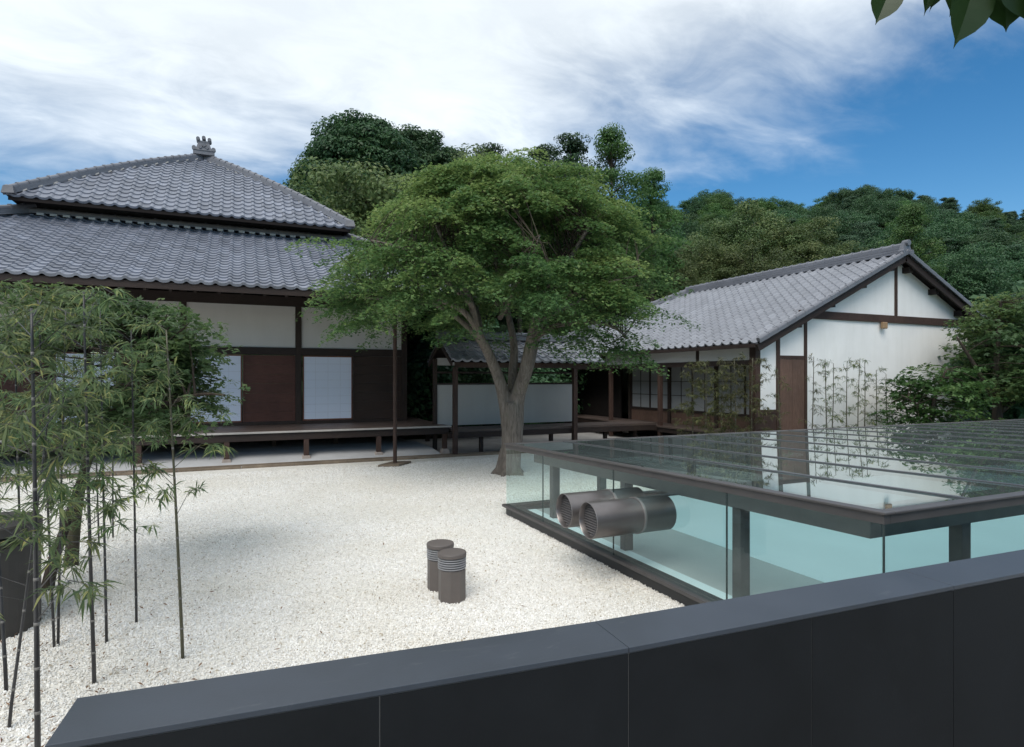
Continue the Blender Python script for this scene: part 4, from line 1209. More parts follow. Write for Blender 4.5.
# ================================================================== MAPLE
def spl(pts, n=6):
    """smooth a control polyline"""
    P = [Vector(p) for p in pts]
    out = []
    for i in range(len(P) - 1):
        p0 = P[max(i - 1, 0)]; p1 = P[i]; p2 = P[i + 1]; p3 = P[min(i + 2, len(P) - 1)]
        for k in range(n):
            t = k / n
            out.append(0.5 * ((2 * p1) + (p2 - p0) * t + (2 * p0 - 5 * p1 + 4 * p2 - p3) * t * t + (3 * p1 - p0 - 3 * p2 + p3) * t ** 3))
    out.append(P[-1])
    return out
def limb(mb, pts, r0, r1, n=6, sides=10, wob=0.12):
    q = spl(pts, n)
    m = len(q)
    mb.tube(q, [r0 + (r1 - r0) * (i / (m - 1)) ** 0.8 for i in range(m)], sides, True, 0.5, wob)
    return q
def sprays_to_leaves(cents, rad, per, size, flat=0.16, droop=0.25, tintbase=None, centre=None):
    """flat layered pads of three-pointed leaves"""
    C = []; N = []; T = []; Sz = []
    for i, c in enumerate(cents):
        n = int(per * random.uniform(0.7, 1.3))
        r = rad * random.uniform(0.7, 1.3)
        a = rng.uniform(0, 2 * math.pi, n); q = r * np.sqrt(rng.uniform(0, 1, n))
        ell = random.uniform(0.6, 1.0); th = random.uniform(0, math.pi)
        if centre is not None:
            ell = random.uniform(0.38, 0.62); th = math.atan2(c[1] - centre[1], c[0] - centre[0]) + random.gauss(0, .35)
        x = np.cos(a) * q; y = np.sin(a) * q * ell
        xx = x * math.cos(th) - y * math.sin(th); yy = x * math.sin(th) + y * math.cos(th)
        z = -droop * (q / r) ** 2 * r + rng.normal(0, flat * r * 0.5, n)
        tx, ty = random.uniform(-.25, .25), random.uniform(-.25, .25)
        if centre is not None: tx -= .22 * math.cos(th); ty -= .22 * math.sin(th)
        z = z + tx * xx + ty * yy
        C.append(np.stack([c[0] + xx, c[1] + yy, c[2] + z], axis=1))
        nn = rng.normal(0, 0.38, (n, 3)); nn[:, 2] += 1.0
        nn[:, 0] += xx / r * 0.35; nn[:, 1] += yy / r * 0.35
        N.append(nn)
        tb_ = tintbase[i] if tintbase is not None else random.uniform(0.2, 0.7)
        T.append(np.clip(rng.normal(tb_, 0.16, n), 0, 1))
        Sz.append(size * rng.uniform(0.75, 1.25, n))
    return np.concatenate(C), np.concatenate(N), np.concatenate(T), np.concatenate(Sz)

D = 12.1
mp0 = gp(509, 474)
maple = thing('maple_tree', 'big spreading green maple with a forked grey trunk in the gravel court', 'tree', (mp0.x, mp0.y, 0))
tr = MB()
def mpx(x, y, dd=0.0): return pd(x, y, D + dd)
# trunk with flare
tq = spl([mpx(507, 479), mpx(510, 462), mpx(512.5, 440), mpx(512, 415), mpx(511, 402)], 5)
tr.tube(tq, [0.30, 0.255, 0.235, 0.22, 0.225, 0.215, 0.21, 0.205, 0.205, 0.205, 0.205, 0.205, 0.205, 0.205, 0.205, 0.20, 0.20, 0.195, 0.19, 0.18, 0.16][:len(tq)], 16, True, 0.5, 0.22)
limbs = []
def lm(pts, r0, r1, sides=10): 
    q = limb(tr, [mpx(*p) for p in pts], r0, r1, 6, sides); limbs.extend(q); return q
lm([(509, 425), (505, 402), (498, 376, -.1), (487, 350, -.3), (478, 332, -.5), (470, 300, -.7), (452, 262, -1.0), (436, 225, -1.2)], 0.165, 0.03)
lm([(512, 425), (513, 400, .1), (513, 372, .3), (514, 345, .4), (506, 305, .6), (496, 262, .7), (496, 220, .5)], 0.15, 0.03)
lm([(514, 425), (517, 400), (525, 372, -.2), (530, 346, -.3), (536, 318, -.5), (550, 288, -.8), (572, 255, -1.1), (590, 225, -1.3)], 0.19, 0.03)
lm([(515, 425), (518, 397, .1), (529, 365, .3), (536, 338, .7), (546, 300, 1.2), (560, 255, 1.6), (575, 215, 1.6)], 0.18, 0.03)
lm([(492, 364, -.15), (478, 338, .2), (455, 316, .3), (430, 303, .2), (408, 305, 0), (388, 312, -.1)], 0.085, 0.03)
lm([(484, 345, -.3), (468, 316, -.7), (445, 302, -1.0), (420, 302, -1.1), (395, 300, -1.2), (365, 298, -1.2)], 0.075, 0.025)
lm([(480, 336, -.4), (476, 310, .3), (462, 285, .9), (440, 262, 1.4), (410, 245, 1.7)], 0.08, 0.02)
lm([(532, 340, -.4), (556, 326, -.9), (590, 322, -1.3), (615, 328, -1.5), (628, 340, -1.5)], 0.07, 0.02)
lm([(545, 318, .8), (580, 300, 1.2), (615, 290, 1.4), (645, 285, 1.4)], 0.07, 0.02)
lm([(472, 305, -.7), (440, 275, -1.6), (405, 250, -2.2), (370, 240, -2.3)], 0.06, 0.02)
lm([(500, 318, .6), (515, 290, -1.2), (530, 262, -2.0), (540, 235, -2.4)], 0.06, 0.02)
lm([(498, 305, .7), (480, 262, 1.8), (470, 225, 2.4)], 0.05, 0.02)
lm([(560, 300, -.8), (600, 285, -1.6), (640, 275, -1.9)], 0.05, 0.02)
# root flare
for an in (0.2, 1.5, 2.7, 3.9, 5.2):
    b0 = mp0 + Vector((math.cos(an) * .5, math.sin(an) * .5, -0.05)); 
    tr.tube([b0.lerp(mp0, .25), mp0 + Vector((math.cos(an) * .2, math.sin(an) * .2, 0.1)), mp0 + Vector((math.cos(an) * .1, math.sin(an) * .1, 0.5))], [0.03, 0.075, 0.08], 8, True, .5, .2)
LB = np.array([tuple(p) for p in limbs])
cen = c2w(-0.25, 12.1)
def crown_top(a, r):
    n_ = mnoise.noise(Vector((math.cos(a) * 2.2 + 5, math.sin(a) * 2.2, 1.3)))
    return 3.35 + (2.6 + 0.7 * n_) * max(0.0, 1 - r ** 2.2) ** 0.6
cents = []; tb_ = []
tries = 0
while len(cents) < 740 and tries < 30000:
    tries += 1
    a = random.uniform(0, 2 * math.pi); r = math.sqrt(random.uniform(0, 1))
    rmax = 2.8 * (1 + 0.28 * mnoise.noise(Vector((math.cos(a) * 2.3, math.sin(a) * 2.3, 7.7))) + random.gauss(0, .05))
    zt = crown_top(a, r)
    zb = 3.55 - 0.75 * r * r
    if random.random() < 0.68: z = zt - abs(random.gauss(0, 0.35))
    else: z = random.uniform(zb, zt)
    if z < zb - .1: continue
    # leave gaps: clumpy 3-D noise
    p = Vector((cen.x + math.cos(a) * r * rmax, cen.y + math.sin(a) * r * rmax, z))
    if mnoise.noise(p * 0.95) + .5 * mnoise.noise(p * 2.3) < -0.17: continue
    cents.append((p.x, p.y, p.z))
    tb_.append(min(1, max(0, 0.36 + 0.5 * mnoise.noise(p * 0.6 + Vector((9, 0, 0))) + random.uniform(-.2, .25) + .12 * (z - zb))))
for (x, y, dd) in ((332, 292, -1), (342, 306, -1.2), (352, 316, -1.3), (372, 318, -1.2), (336, 275, -.8), (390, 322, -.4), (360, 285, -1.5), (352, 300, -1.0),
                   (622, 338, -1.5), (632, 350, -1.5), (626, 358, -1.5), (612, 345, -1.4), (635, 335, -1.3), (605, 338, -1.2), (380, 308, -1.4), (362, 306, -1.0), (618, 350, -1.2), (600, 346, -1.0),
                   (455, 300, -1.6), (470, 285, -1.9), (520, 300, -2.0), (545, 308, -2.1), (500, 285, -2.4), (575, 300, -2.0), (430, 290, -1.9), (600, 312, -1.8), (485, 270, -2.3), (535, 280, -2.4), (620, 300, -1.9), (445, 330, .9), (455, 318, 1.2), (560, 318, 1.0), (575, 330, 1.2), (540, 300, 1.5),
                   (540, 322, -1.3), (560, 335, -1.5), (530, 308, -1.6), (575, 318, -1.6), (550, 345, -1.0), (515, 300, -1.8), (590, 330, -1.7),
                   (560, 332, -1.2), (585, 340, -1.3), (470, 330, -2.2), (405, 318, -.6), (420, 300, -2.0), (440, 320, .5)):
    p = mpx(x, y, dd); cents.append(tuple(p)); tb_.append(random.uniform(.2, .55))
tw_ = MB()
for q_ in range(0, len(limbs), 5):                       # short leafy sprays along the limbs, high up
    p = limbs[q_]
    if p.z > 3.6:
        o_ = Vector((random.gauss(0, .35), random.gauss(0, .35), random.uniform(-.1, .35)))
        cents.append(tuple(p + o_)); tb_.append(random.uniform(.2, .6))
for c in cents:
    c = np.array(c)
    ds = np.sum((LB - c) ** 2, axis=1) + 0.25 * np.maximum(0, LB[:, 2] - c[2] + .2)
    b = LB[np.argsort(ds)[random.randrange(0, 14)]]
    mid = (b + c) / 2 + np.array([0, 0, 0.12])
    tw_.tube([b, mid, c], [0.009, 0.006, 0.003], 5, False)
tk_ = tr.build('trunk', M['bark'], maple, smooth=True)
rm = tk_.modifiers.new('fuse', 'REMESH'); rm.mode = 'VOXEL'; rm.voxel_size = 0.022; rm.use_smooth_shade = True
sm_ = tk_.modifiers.new('soften', 'SMOOTH'); sm_.iterations = 4; sm_.factor = 0.5
tw_.build('branches', M['bark_dk'], maple, smooth=True)
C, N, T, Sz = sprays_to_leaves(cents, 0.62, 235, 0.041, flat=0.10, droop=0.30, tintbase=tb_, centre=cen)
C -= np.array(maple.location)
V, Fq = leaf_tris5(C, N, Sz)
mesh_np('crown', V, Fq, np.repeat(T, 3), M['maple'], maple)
print('maple leaves', len(C))

# smaller maples built the same way
def small_maple(name, label, base, trunks, centre, rad, zr, nspray, per, size, mat, group=None, spr=0.32, rag=0.15, mt='bark_dk', shape=None):
    t = thing(name, label, 'tree', (base.x, base.y, 0), group)
    tb2 = MB(); lb = []
    for pts, r0, r1 in trunks:
        q = limb(tb2, pts, r0, r1, 5, 9, 0.15); lb.extend(q)
    LBx = np.array([tuple(p) for p in lb])
    cs = []; tt = []
    k = 0
    while len(cs) < nspray and k < 20000:
        k += 1
        d = Vector((random.gauss(0, 1), random.gauss(0, 1), random.gauss(0, 1))).normalized()
        q = random.uniform(0.25, 1) ** 0.6
        nn = 1 + 0.35 * mnoise.noise(d * 1.6 + Vector((base.x, 0, 3)))
        p = Vector(centre) + Vector((d.x * rad * q * nn, d.y * rad * q * nn, d.z * zr * q * nn))
        if mnoise.noise(p * 1.3) < -rag: continue
        cs.append(tuple(p)); tt.append(min(1, max(0, .4 + .5 * mnoise.noise(p * .9) + random.uniform(-.15, .15))))
    for c in cs:
        c = np.array(c); b = LBx[np.argmin(np.sum((LBx - c) ** 2, axis=1))]
        tb2.tube([b, (b + c) / 2 + np.array([0, 0, .06]), c], [0.012, 0.008, 0.004], 5, False)
    tb2.build('trunk', M[mt], t, smooth=True)
    C, N, T, Sz = sprays_to_leaves(cs, spr, per, size, tintbase=tt)
    C -= np.array(t.location)
    V, Fq = leaf_tris5(C, N, Sz)
    mesh_np('crown', V, Fq, np.repeat(T, 3), M[mat], t)
    return t
lm0 = gp(48, 588)
small_maple('maple_shrub', 'young feathery green maple with leaning trunks behind the bamboo at left', lm0,
    [([gp(46, 590) - Vector((0, 0, .05)), pd(54, 560, 5.55), pd(66, 525, 5.7), pd(85, 470, 5.8), pd(110, 420, 5.8), pd(150, 370, 5.6)], .06, .02),
     ([gp(70, 566) - Vector((0, 0, .05)), pd(74, 530, 6.2), pd(80, 490, 6.1), pd(90, 440, 6.0), pd(92, 380, 6.0), pd(80, 320, 6.0)], .07, .02),
     ([pd(110, 420, 5.8), pd(150, 410, 5.6), pd(195, 395, 5.5), pd(225, 395, 5.4)], .03, .008)],
    pd(112, 368, 5.7), 0.93, 0.8, 230, 65, 0.042, 'maple_dk', spr=0.27)
rt = c2w(7.6, 15.2)
small_maple('maple_shrub', 'bushy dark green maple beside the white gable, left of the taller garden tree', c2w(10.0, 14.6),
    [([c2w(10.0, 14.6, -.05), c2w(10.0, 14.6, .8), c2w(10.1, 14.6, 1.5), c2w(10.3, 14.5, 2.1)], .09, .02), ([c2w(10.0, 14.6, .7), c2w(9.6, 14.4, 1.2), c2w(9.1, 14.3, 1.5)], .05, .015)],
    c2w(10.2, 14.6, 1.3), 1.2, 0.9, 100, 60, 0.07, 'spring', spr=.42)
small_maple('garden_maple', 'tall dark green maple at the right edge before the white gable', c2w(12.3, 15.5),
    [([c2w(12.3, 15.5, -.05), c2w(12.3, 15.5, 1.2), c2w(12.2, 15.4, 2.4), c2w(12.3, 15.4, 3.8)], .16, .03), ([c2w(12.3, 15.5, 1.2), c2w(11.5, 15.2, 2.2), c2w(10.9, 15.0, 2.9)], .08, .02), ([c2w(12.3, 15.5, 1.0), c2w(13.3, 15.2, 2.0), c2w(14.0, 15.0, 2.9)], .08, .02)],
    c2w(13.0, 15.4, 2.6), 1.6, 1.55, 220, 70, 0.075, 'maple_dk', spr=.5)

# ================================================================== BAMBOO
def blades(C, Dr, ln, wd):
    """narrow drooping leaf blades: two quads each"""
    n = len(C)
    Dr = nrm(Dr)
    up = np.tile(np.array([[0, 0, 1.0]]), (n, 1)) + rng.normal(0, .35, (n, 3))
    B = nrm(np.cross(Dr, up))
    ln = ln.reshape(-1, 1); wd = wd.reshape(-1, 1)
    mid = C + Dr * ln * .5
    tip = C + Dr * ln - np.array([[0, 0, 1.0]]) * ln * .22
    V = np.empty((n, 6, 3))
    V[:, 0] = C - B * wd * .35; V[:, 1] = C + B * wd * .35
    V[:, 2] = mid + B * wd * 1.0; V[:, 3] = mid - B * wd * 1.0
    V[:, 4] = tip + B * wd * .08; V[:, 5] = tip - B * wd * .08
    i0 = np.arange(n)[:, None] * 6
    Fq = np.concatenate([i0 + np.array([[0, 1, 2, 3]]), i0 + np.array([[3, 2, 4, 5]])], axis=1).reshape(-1, 4)
    return V.reshape(-1, 3), Fq
def bamboo(base, top, rad, label, group, n_br, z_lo, leaf_len, mat, cul, lpb=14, reach=0.35, bow=0.0, cat='bamboo'):
    t = thing('bamboo', label, cat, (base.x, base.y, 0), group)
    base = Vector(base); top = Vector(top)
    L_ = (top - base).length
    mb = MB(); nb_ = MB()
    n = 14
    side = Vector((random.uniform(-1, 1), random.uniform(-1, 1), 0)) * bow
    def cp_(s): return base.lerp(top, s) + side * math.sin(math.pi * s * .9) * L_
    pts = [cp_(i / n) for i in range(n + 1)]
    pts[0] = pts[0] - Vector((0, 0, .05))
    mb.tube(pts, [rad * (1 - .6 * (i / n)) for i in range(n + 1)], 8)
    k = max(4, int(L_ / 0.19))
    for i in range(1, k):
        s = i / k; p = cp_(s); q = cp_(min(1, s + .004))
        r_ = rad * (1 - .6 * s) * 1.13
        d = (q - p).normalized() * .007
        nb_.tube([p - d, p + d], r_, 8)
    C = []; Dv = []
    for b in range(n_br):
        s = z_lo + (1 - z_lo) * (b + random.random()) / n_br
        p = cp_(min(s, 1)); an = random.uniform(0, 2 * math.pi)
        rr = reach * random.uniform(.5, 1.2) * (1.15 - .5 * s)
        dirn = Vector((math.cos(an), math.sin(an), random.uniform(.25, .8)))
        e = p + dirn * rr
        m_ = p + dirn * rr * .55 + Vector((0, 0, .03))
        e = e - Vector((0, 0, rr * .25))
        mb.tube([p, m_, e], [rad * .22, rad * .15, rad * .07], 4, False)
        for tw in range(3):
            tpos = random.uniform(.35, 1.0)
            o = (p.lerp(m_, tpos * 2) if tpos < .5 else m_.lerp(e, tpos * 2 - 1))
            e2 = o + Vector((random.uniform(-1, 1), random.uniform(-1, 1), random.uniform(-.3, .4))) * reach * .35
            mb.tube([o, e2], [rad * .08, rad * .04], 3, False)
            for q in range(max(1, lpb // 3)):
                ss = random.uniform(.2, 1)
                c = o.lerp(e2, ss)
                dd = (e2 - o).normalized() * .7 + Vector((random.gauss(0, .6), random.gauss(0, .6), random.gauss(-.25, .35)))
                C.append(tuple(c)); Dv.append(tuple(dd))
    cu = mb.build('culm', M[cul], t, smooth=True)
    nb_.build('culm_nodes', M['node'], cu, smooth=True)
    C = np.array(C) - np.array(t.location); Dv = np.array(Dv)
    ln = leaf_len * rng.uniform(.65, 1.25, len(C))
    V, Fq = blades(C, Dv, ln, ln * rng.uniform(.05, .075, len(C)))
    tn = np.clip(rng.normal(.42, .22, len(C)), 0, 1)
    tn[rng.uniform(0, 1, len(C)) < .05] = 1.0
    mesh_np('foliage', V, Fq, np.repeat(tn, 2), M[mat], t)
    return t
grpB = 'black bamboo growing in the gravel at left'
left_b = [ # base px, top px, radius, label
    ((38, 800), (31, 308), .0135, 'tallest thick black bamboo at far left, rooted nearest the slate wall'),
    ((6.7, 691), (-14, 330), .0115, 'black bamboo at the left edge in front of the dark drum'),
    ((8, 729), (52, 380), .009, 'thin black bamboo leaning to the right across the dark drum'),
    ((54.5, 648), (38, 300), .0095, 'left stem of the close pair of thin black bamboos'),
    ((58, 645), (66, 310), .0095, 'right stem of the close pair of thin black bamboos'),
    ((94.5, 684), (84, 292), .0125, 'tall black bamboo rooted closest to the end of the slate coping'),
    ((106.7, 643), (100, 310), .010, 'black bamboo just right of and behind the tall one by the coping'),
    ((136.5, 623), (131, 330), .010, 'slim bamboo second from the right, bare lower stem in open gravel'),
    ((183, 659), (166, 330), .0115, 'rightmost bamboo with greenish stem and few low side sprigs'),
    ((99, 545), (92, 300), .010, 'thin bamboo far back beside the leaning maple trunks'),
    ((113, 538), (118, 310), .010, 'thin bamboo furthest back right of the maple trunks'),
    ((-20, 640), (-10, 280), .012, 'bamboo just behind the dark drum at the left edge'),
    ((22, 600), (14, 290), .011, 'bamboo rising from behind the dark drum lid'),
]
for (bx, by), (tx, ty), r_, lab in left_b:
    b = gp(bx, by); X, d = frust(b)
    tp_ = pd(tx, ty, d + random.uniform(-.15, .25))
    right = bx > 120
    bamboo(b, tp_, r_, lab, grpB, 23 if not right else 17, .36 if not right else .42, .084, 'bamboo_lf', 'culm' if bx < 170 else 'culm_g', 45, .42 if not right else .34, .01)
grpC = 'slender bamboo in front of the white storehouse'
right_b = [ # u, v, height, mat, label
    (10.15, 11.95, 2.15, 'bamboo_yl', 'loose pale bamboo furthest left before the dark screens'),
    (10.2, 11.55, 2.25, 'bamboo_yl', 'thin bamboo second from the left before the dark screens'),
    (10.2, 11.0, 2.1, 'bamboo_yl', 'dense yellowish bamboo in the middle before the dark screens'),
    (10.25, 10.6, 2.3, 'bamboo_yl', 'tall yellowish bamboo just left of the corner post'),
    (10.5, 10.35, 2.35, 'bamboo_yl', 'yellowish bamboo right in front of the corner post'),
    (11.35, 10.3, 2.1, 'bamboo_yl', 'single thin bamboo before the narrow white panel'),
    (12.15, 10.2, 2.4, 'bamboo_yl', 'yellowish bamboo before the brown plank door'),
    (12.62, 10.15, 2.35, 'bamboo_lf', 'leafy bamboo just right of the plank door post'),
    (12.85, 10.25, 2.25, 'bamboo_lf', 'slightly leaning bamboo first on the large white wall'),
    (13.35, 10.2, 2.3, 'bamboo_lf', 'left stem of the bamboo trio on the white wall'),
    (13.62, 10.1, 2.35, 'bamboo_lf', 'middle stem of the bamboo trio on the white wall'),
    (13.95, 10.2, 2.3, 'bamboo_lf', 'right stem of the bamboo trio on the white wall'),
    (14.2, 10.05, 2.1, 'bamboo_lf', 'short bamboo right of the trio on the white wall'),
    (14.75, 10.1, 2.0, 'bamboo_lf', 'sparse bamboo nearest the bushy maple on the white wall'),
]
for u, v, h, mt, lab in right_b:
    dense = mt == 'bamboo_yl'
    bamboo(Vector((u, v, 0)), Vector((u + random.uniform(-.08, .08), v + random.uniform(-.08, .08), h)), .016, lab, grpC, (34 if u < 11 else 17) if dense else 17, .12, .105, mt, 'culm_g', 54 if (dense and u < 11) else 24, .42 if u < 11 else .27, .012)

# ================================================================== BACKGROUND TREES
def clump_tree(name, crown_r, crown_h, z0, nclump, per, cr, lsz, mat, trunk_r, mt='bark_dk', kind='dome', wob=.3):
    """prototype at the origin: returns (crown mesh object, trunk mesh object) data"""
    C = []; N = []; T = []; Z = []
    cl = []
    for i in range(nclump):
        if kind == 'dome':
            d = np.array([random.gauss(0, 1), random.gauss(0, 1), random.gauss(0.25, .9)]); d /= np.linalg.norm(d)
            q = random.uniform(.55, 1.0) if wob > .1 else random.uniform(.8, 1.0)
            nn = 1 + wob * mnoise.noise(Vector(d) * 1.7 + Vector((crown_r, nclump, 0)))
            c = np.array([d[0] * crown_r * q * nn, d[1] * crown_r * q * nn, z0 + crown_h * .45 + d[2] * crown_h * .55 * q * nn])
        elif kind == 'cone':
            h = random.uniform(0, 1) ** 1.4
            a = random.uniform(0, 6.283); rr = crown_r * (1 - h) ** .8 * random.uniform(.55, 1.05) + .1
            c = np.array([math.cos(a) * rr, math.sin(a) * rr, z0 + h * crown_h])
        elif kind == 'pine':
            h = random.uniform(.05, 1.0)
            a = random.uniform(0, 6.283); rr = crown_r * (1.05 - .75 * h) * random.uniform(.2, 1.0)
            c = np.array([math.cos(a) * rr, math.sin(a) * rr, z0 + h * crown_h])
        elif kind == 'tall':
            h = random.uniform(0, 1)
            a = random.uniform(0, 6.283); rr = crown_r * math.sin(math.pi * (.15 + .8 * h)) * random.uniform(.3, 1.0)
            c = np.array([math.cos(a) * rr, math.sin(a) * rr, z0 + h * crown_h])
        cl.append(c)
        n = int(per * random.uniform(.7, 1.3)); r = cr * random.uniform(.65, 1.3)
        d = nrm(rng.normal(0, 1, (n, 3))); q = rng.uniform(.3, 1, n).reshape(-1, 1) ** .5
        pz = .6 if kind in ('dome', 'tall') else (.9 if kind == 'cone' else .35)
        P_ = c + d * q * r * np.array([1, 1, pz])
        if kind == 'cone': P_[:, 2] -= .35 * np.linalg.norm(P_[:, :2] - c[:2], axis=1)
        C.append(P_); N.append(d + rng.normal(0, .45, (n, 3)) + np.array([0, 0, .55]))
        T.append(np.clip(rng.normal(random.uniform(.25, .7), .15, n), 0, 1)); Z.append(lsz * rng.uniform(.7, 1.3, n))
    V, Fq = leaf_quads(np.concatenate(C), np.concatenate(N), np.concatenate(Z), .55, .15)
    tr_ = MB()
    hh = z0 + crown_h * .75
    tr_.tube([(0, 0, -1.0), (0.05, 0, z0 * .5), (-.05, .05, z0), (0, 0, hh)], [trunk_r * 1.3, trunk_r, trunk_r * .8, trunk_r * .2], 8)
    for c in cl[::max(1, len(cl) // 40)]:
        zb = min(hh * .98, max(z0 * .6, c[2] - .5 * math.hypot(c[0], c[1])))
        tr_.tube([(0, 0, zb), (c[0] * .5, c[1] * .5, (zb + c[2]) / 2 + .1), tuple(c)], [trunk_r * .3, trunk_r * .18, trunk_r * .06], 5, False)
    return (V, Fq, np.concatenate(T), mat, tr_, mt)
def put_proto(data, name, label, loc, group=None, scale=1.0, rot=0.0):
    V, Fq, T, mat, tr_, mt = data
    t = thing(name, label, 'tree', (0, 0, 0), group)
    tr_.build('trunk', M[mt], t, smooth=True, local=True)
    mesh_np('crown', V, Fq, T, M[mat], t)
    t.location = loc; t.scale = (scale,) * 3; t.rotation_euler = (0, 0, rot)
    return t
# single trees, placed by where they stand
def place(x, ytop, d, hgt):
    p = c2w((x - 512) / F * d, d)
    top = EYE + (378 - ytop) / F * d
    gz = hill_z(p.x, p.y)
    return Vector((p.x, p.y, gz)), (top - gz) / hgt
cam_d = clump_tree('camphor', 3.5, 9.8, 2.6, 640, 240, .6, .085, 'camphor', .35, wob=.08)
p, s = place(366, 112, 40, 12.8)
put_proto(cam_d, 'camphor_tree', 'huge dark camphor towering right behind the upper roof', p, scale=(s))
p, s = place(418, 128, 44, 12.8)
dup(bpy.data.objects['camphor_tree'], p, 1.1, s, 'dark camphor joined to the right flank of the tallest one', None)
oak_d = clump_tree('oak', 3.0, 5.2, 2.0, 130, 320, .72, .062, 'oak', .22)
p, s = place(398, 143, 33, 7.6)
oak0 = put_proto(oak_d, 'oak_tree', 'brownish olive oak in front of the dark camphor', p, 'olive oaks behind the maple', s * .97)
p, s = place(450, 150, 35, 7.6)
dup(oak0, p, 2.0, s, 'brownish olive oak just right of the camphor, above the maple crown')
pine_d = clump_tree('pine', 2.2, 6.0, 4.5, 120, 150, .55, .062, 'cedar', .17, kind='pine')
p, s = place(572, 138, 36, 10.6)
pine0 = put_proto(pine_d, 'pine_tree', 'dark ragged pine rising behind the right half of the maple', p, 'pines behind the maple', s)
p, s = place(487, 148, 36, 10.6)
dup(pine0, p, 1.2, s, 'thin pine top showing above the left half of the maple')
p, s = place(545, 146, 38, 10.6)
dup(pine0, p, 2.9, s, 'pine standing between the thin pine top and the dark ragged pine')
tall_d = clump_tree('tall', 1.7, 6.5, 3.5, 130, 140, .48, .058, 'spring', .14, kind='tall')
p, s = place(612, 129, 36, 10.2)
tall0 = put_proto(tall_d, 'zelkova_tree', 'slender fresh green tree standing tallest above the right of the maple', p, 'slender green trees behind the maple', s)
p, s = place(652, 170, 38, 10.2)
dup(tall0, p, 2.2, s, 'smaller slender green tree just right of the tallest slender one')
p, s = place(520, 158, 35, 10.2)
dup(tall0, p, .7, s, 'slender green tree peeping over the middle of the maple')
p, s = place(912, 205, 34, 10.2)
dup(tall0, p, 1.7, s * 1.0, 'bright green tree rising behind the storehouse ridge end')
# pale broadleaf trees above the storehouse roof
lo_d = clump_tree('laurel', 3.2, 5.6, 1.0, 150, 330, .78, .062, 'oak', .22)
l0 = None
for i, (x, yt, d, lab) in enumerate(((742, 203, 47, 'rounded olive tree crowning the slope above the storehouse roof'), (790, 214, 46, 'rounded olive tree right of the crowning one on the slope'), (700, 232, 43, 'rounded olive tree low on the slope beside the maple'), (752, 240, 41, 'rounded olive tree directly above the middle of the storehouse ridge'), (820, 240, 43, 'rounded olive tree nearest the gable end on the slope'), (665, 252, 40, 'rounded olive tree half hidden behind the maple edge'))):
    p, s = place(x, yt, d, 7.0)
    if l0 is None: l0 = put_proto(lo_d, 'laurel_tree', lab, p, 'rounded olive trees above the storehouse', s)
    else: dup(l0, p, i * 1.3, s, lab)
# the wooded hillside
protos = [
    put_proto(clump_tree('cedar', 1.8, 8.0, .4, 260, 110, .42, .062, 'cedar', .16, kind='cone'), 'cedar_tree', 'dark pointed cedar among the forest of the hillside behind the storehouse', (0, 0, 0), 'cedars on the wooded hillside'),
    put_proto(clump_tree('hillpine', 2.2, 5.5, 2.4, 150, 130, .6, .065, 'cedar', .15, kind='pine'), 'hillside_pine', 'dark spreading pine among the forest of the hillside behind the storehouse', (0, 0, 0), 'pines on the wooded hillside'),
    put_proto(clump_tree('hilloak', 2.7, 5.2, .8, 260, 130, .55, .068, 'camphor', .2), 'hillside_broadleaf', 'rounded dark broadleaf tree among the forest of the hillside', (0, 0, 0), 'broadleaf trees on the wooded hillside'),
    put_proto(clump_tree('hillgreen', 2.3, 5.2, 1.0, 210, 130, .5, .066, 'spring', .18), 'hillside_green_tree', 'fresh green rounded tree among the forest of the hillside', (0, 0, 0), 'fresh green trees on the wooded hillside'),
]
used = [False] * 4
def put_hill(k, loc, rot, sc):
    if not used[k]:
        used[k] = True
        protos[k].location = loc; protos[k].rotation_euler = (0, 0, rot); protos[k].scale = (sc,) * 3
    else: dup(protos[k], loc, rot, sc)
spots = []
cnt = 0
tries = 0
while cnt < 285 and tries < 40000:
    tries += 1
    x = random.uniform(250, 1110); d = random.uniform(40, 98)
    if x < 560 and random.random() < .75: continue
    if d < 52 and 640 < x < 850: continue
    p = c2w((x - 512) / F * d, d)
    mind = 2.1 + (d - 40) * .015
    if any((p.x - q.x) ** 2 + (p.y - q.y) ** 2 < mind ** 2 for q in spots): continue
    spots.append(p); cnt += 1
    gz = hill_z(p.x, p.y)
    rdm = random.random()
    if x > 830: k = 0 if rdm < .12 else (1 if rdm < .38 else (2 if rdm < .84 else 3))
    elif x > 640: k = 0 if rdm < .08 else (1 if rdm < .22 else (2 if rdm < .78 else 3))
    else: k = 2 if rdm < .6 else (3 if rdm < .8 else 0)
    hgt = [9.2, 8.7, 6.4, 6.8][k]
    want = random.uniform(5.0, 7.6) * (.8 if k == 0 else 1)
    put_hill(k, Vector((p.x, p.y, gz)), random.uniform(0, 6.28), want / hgt)
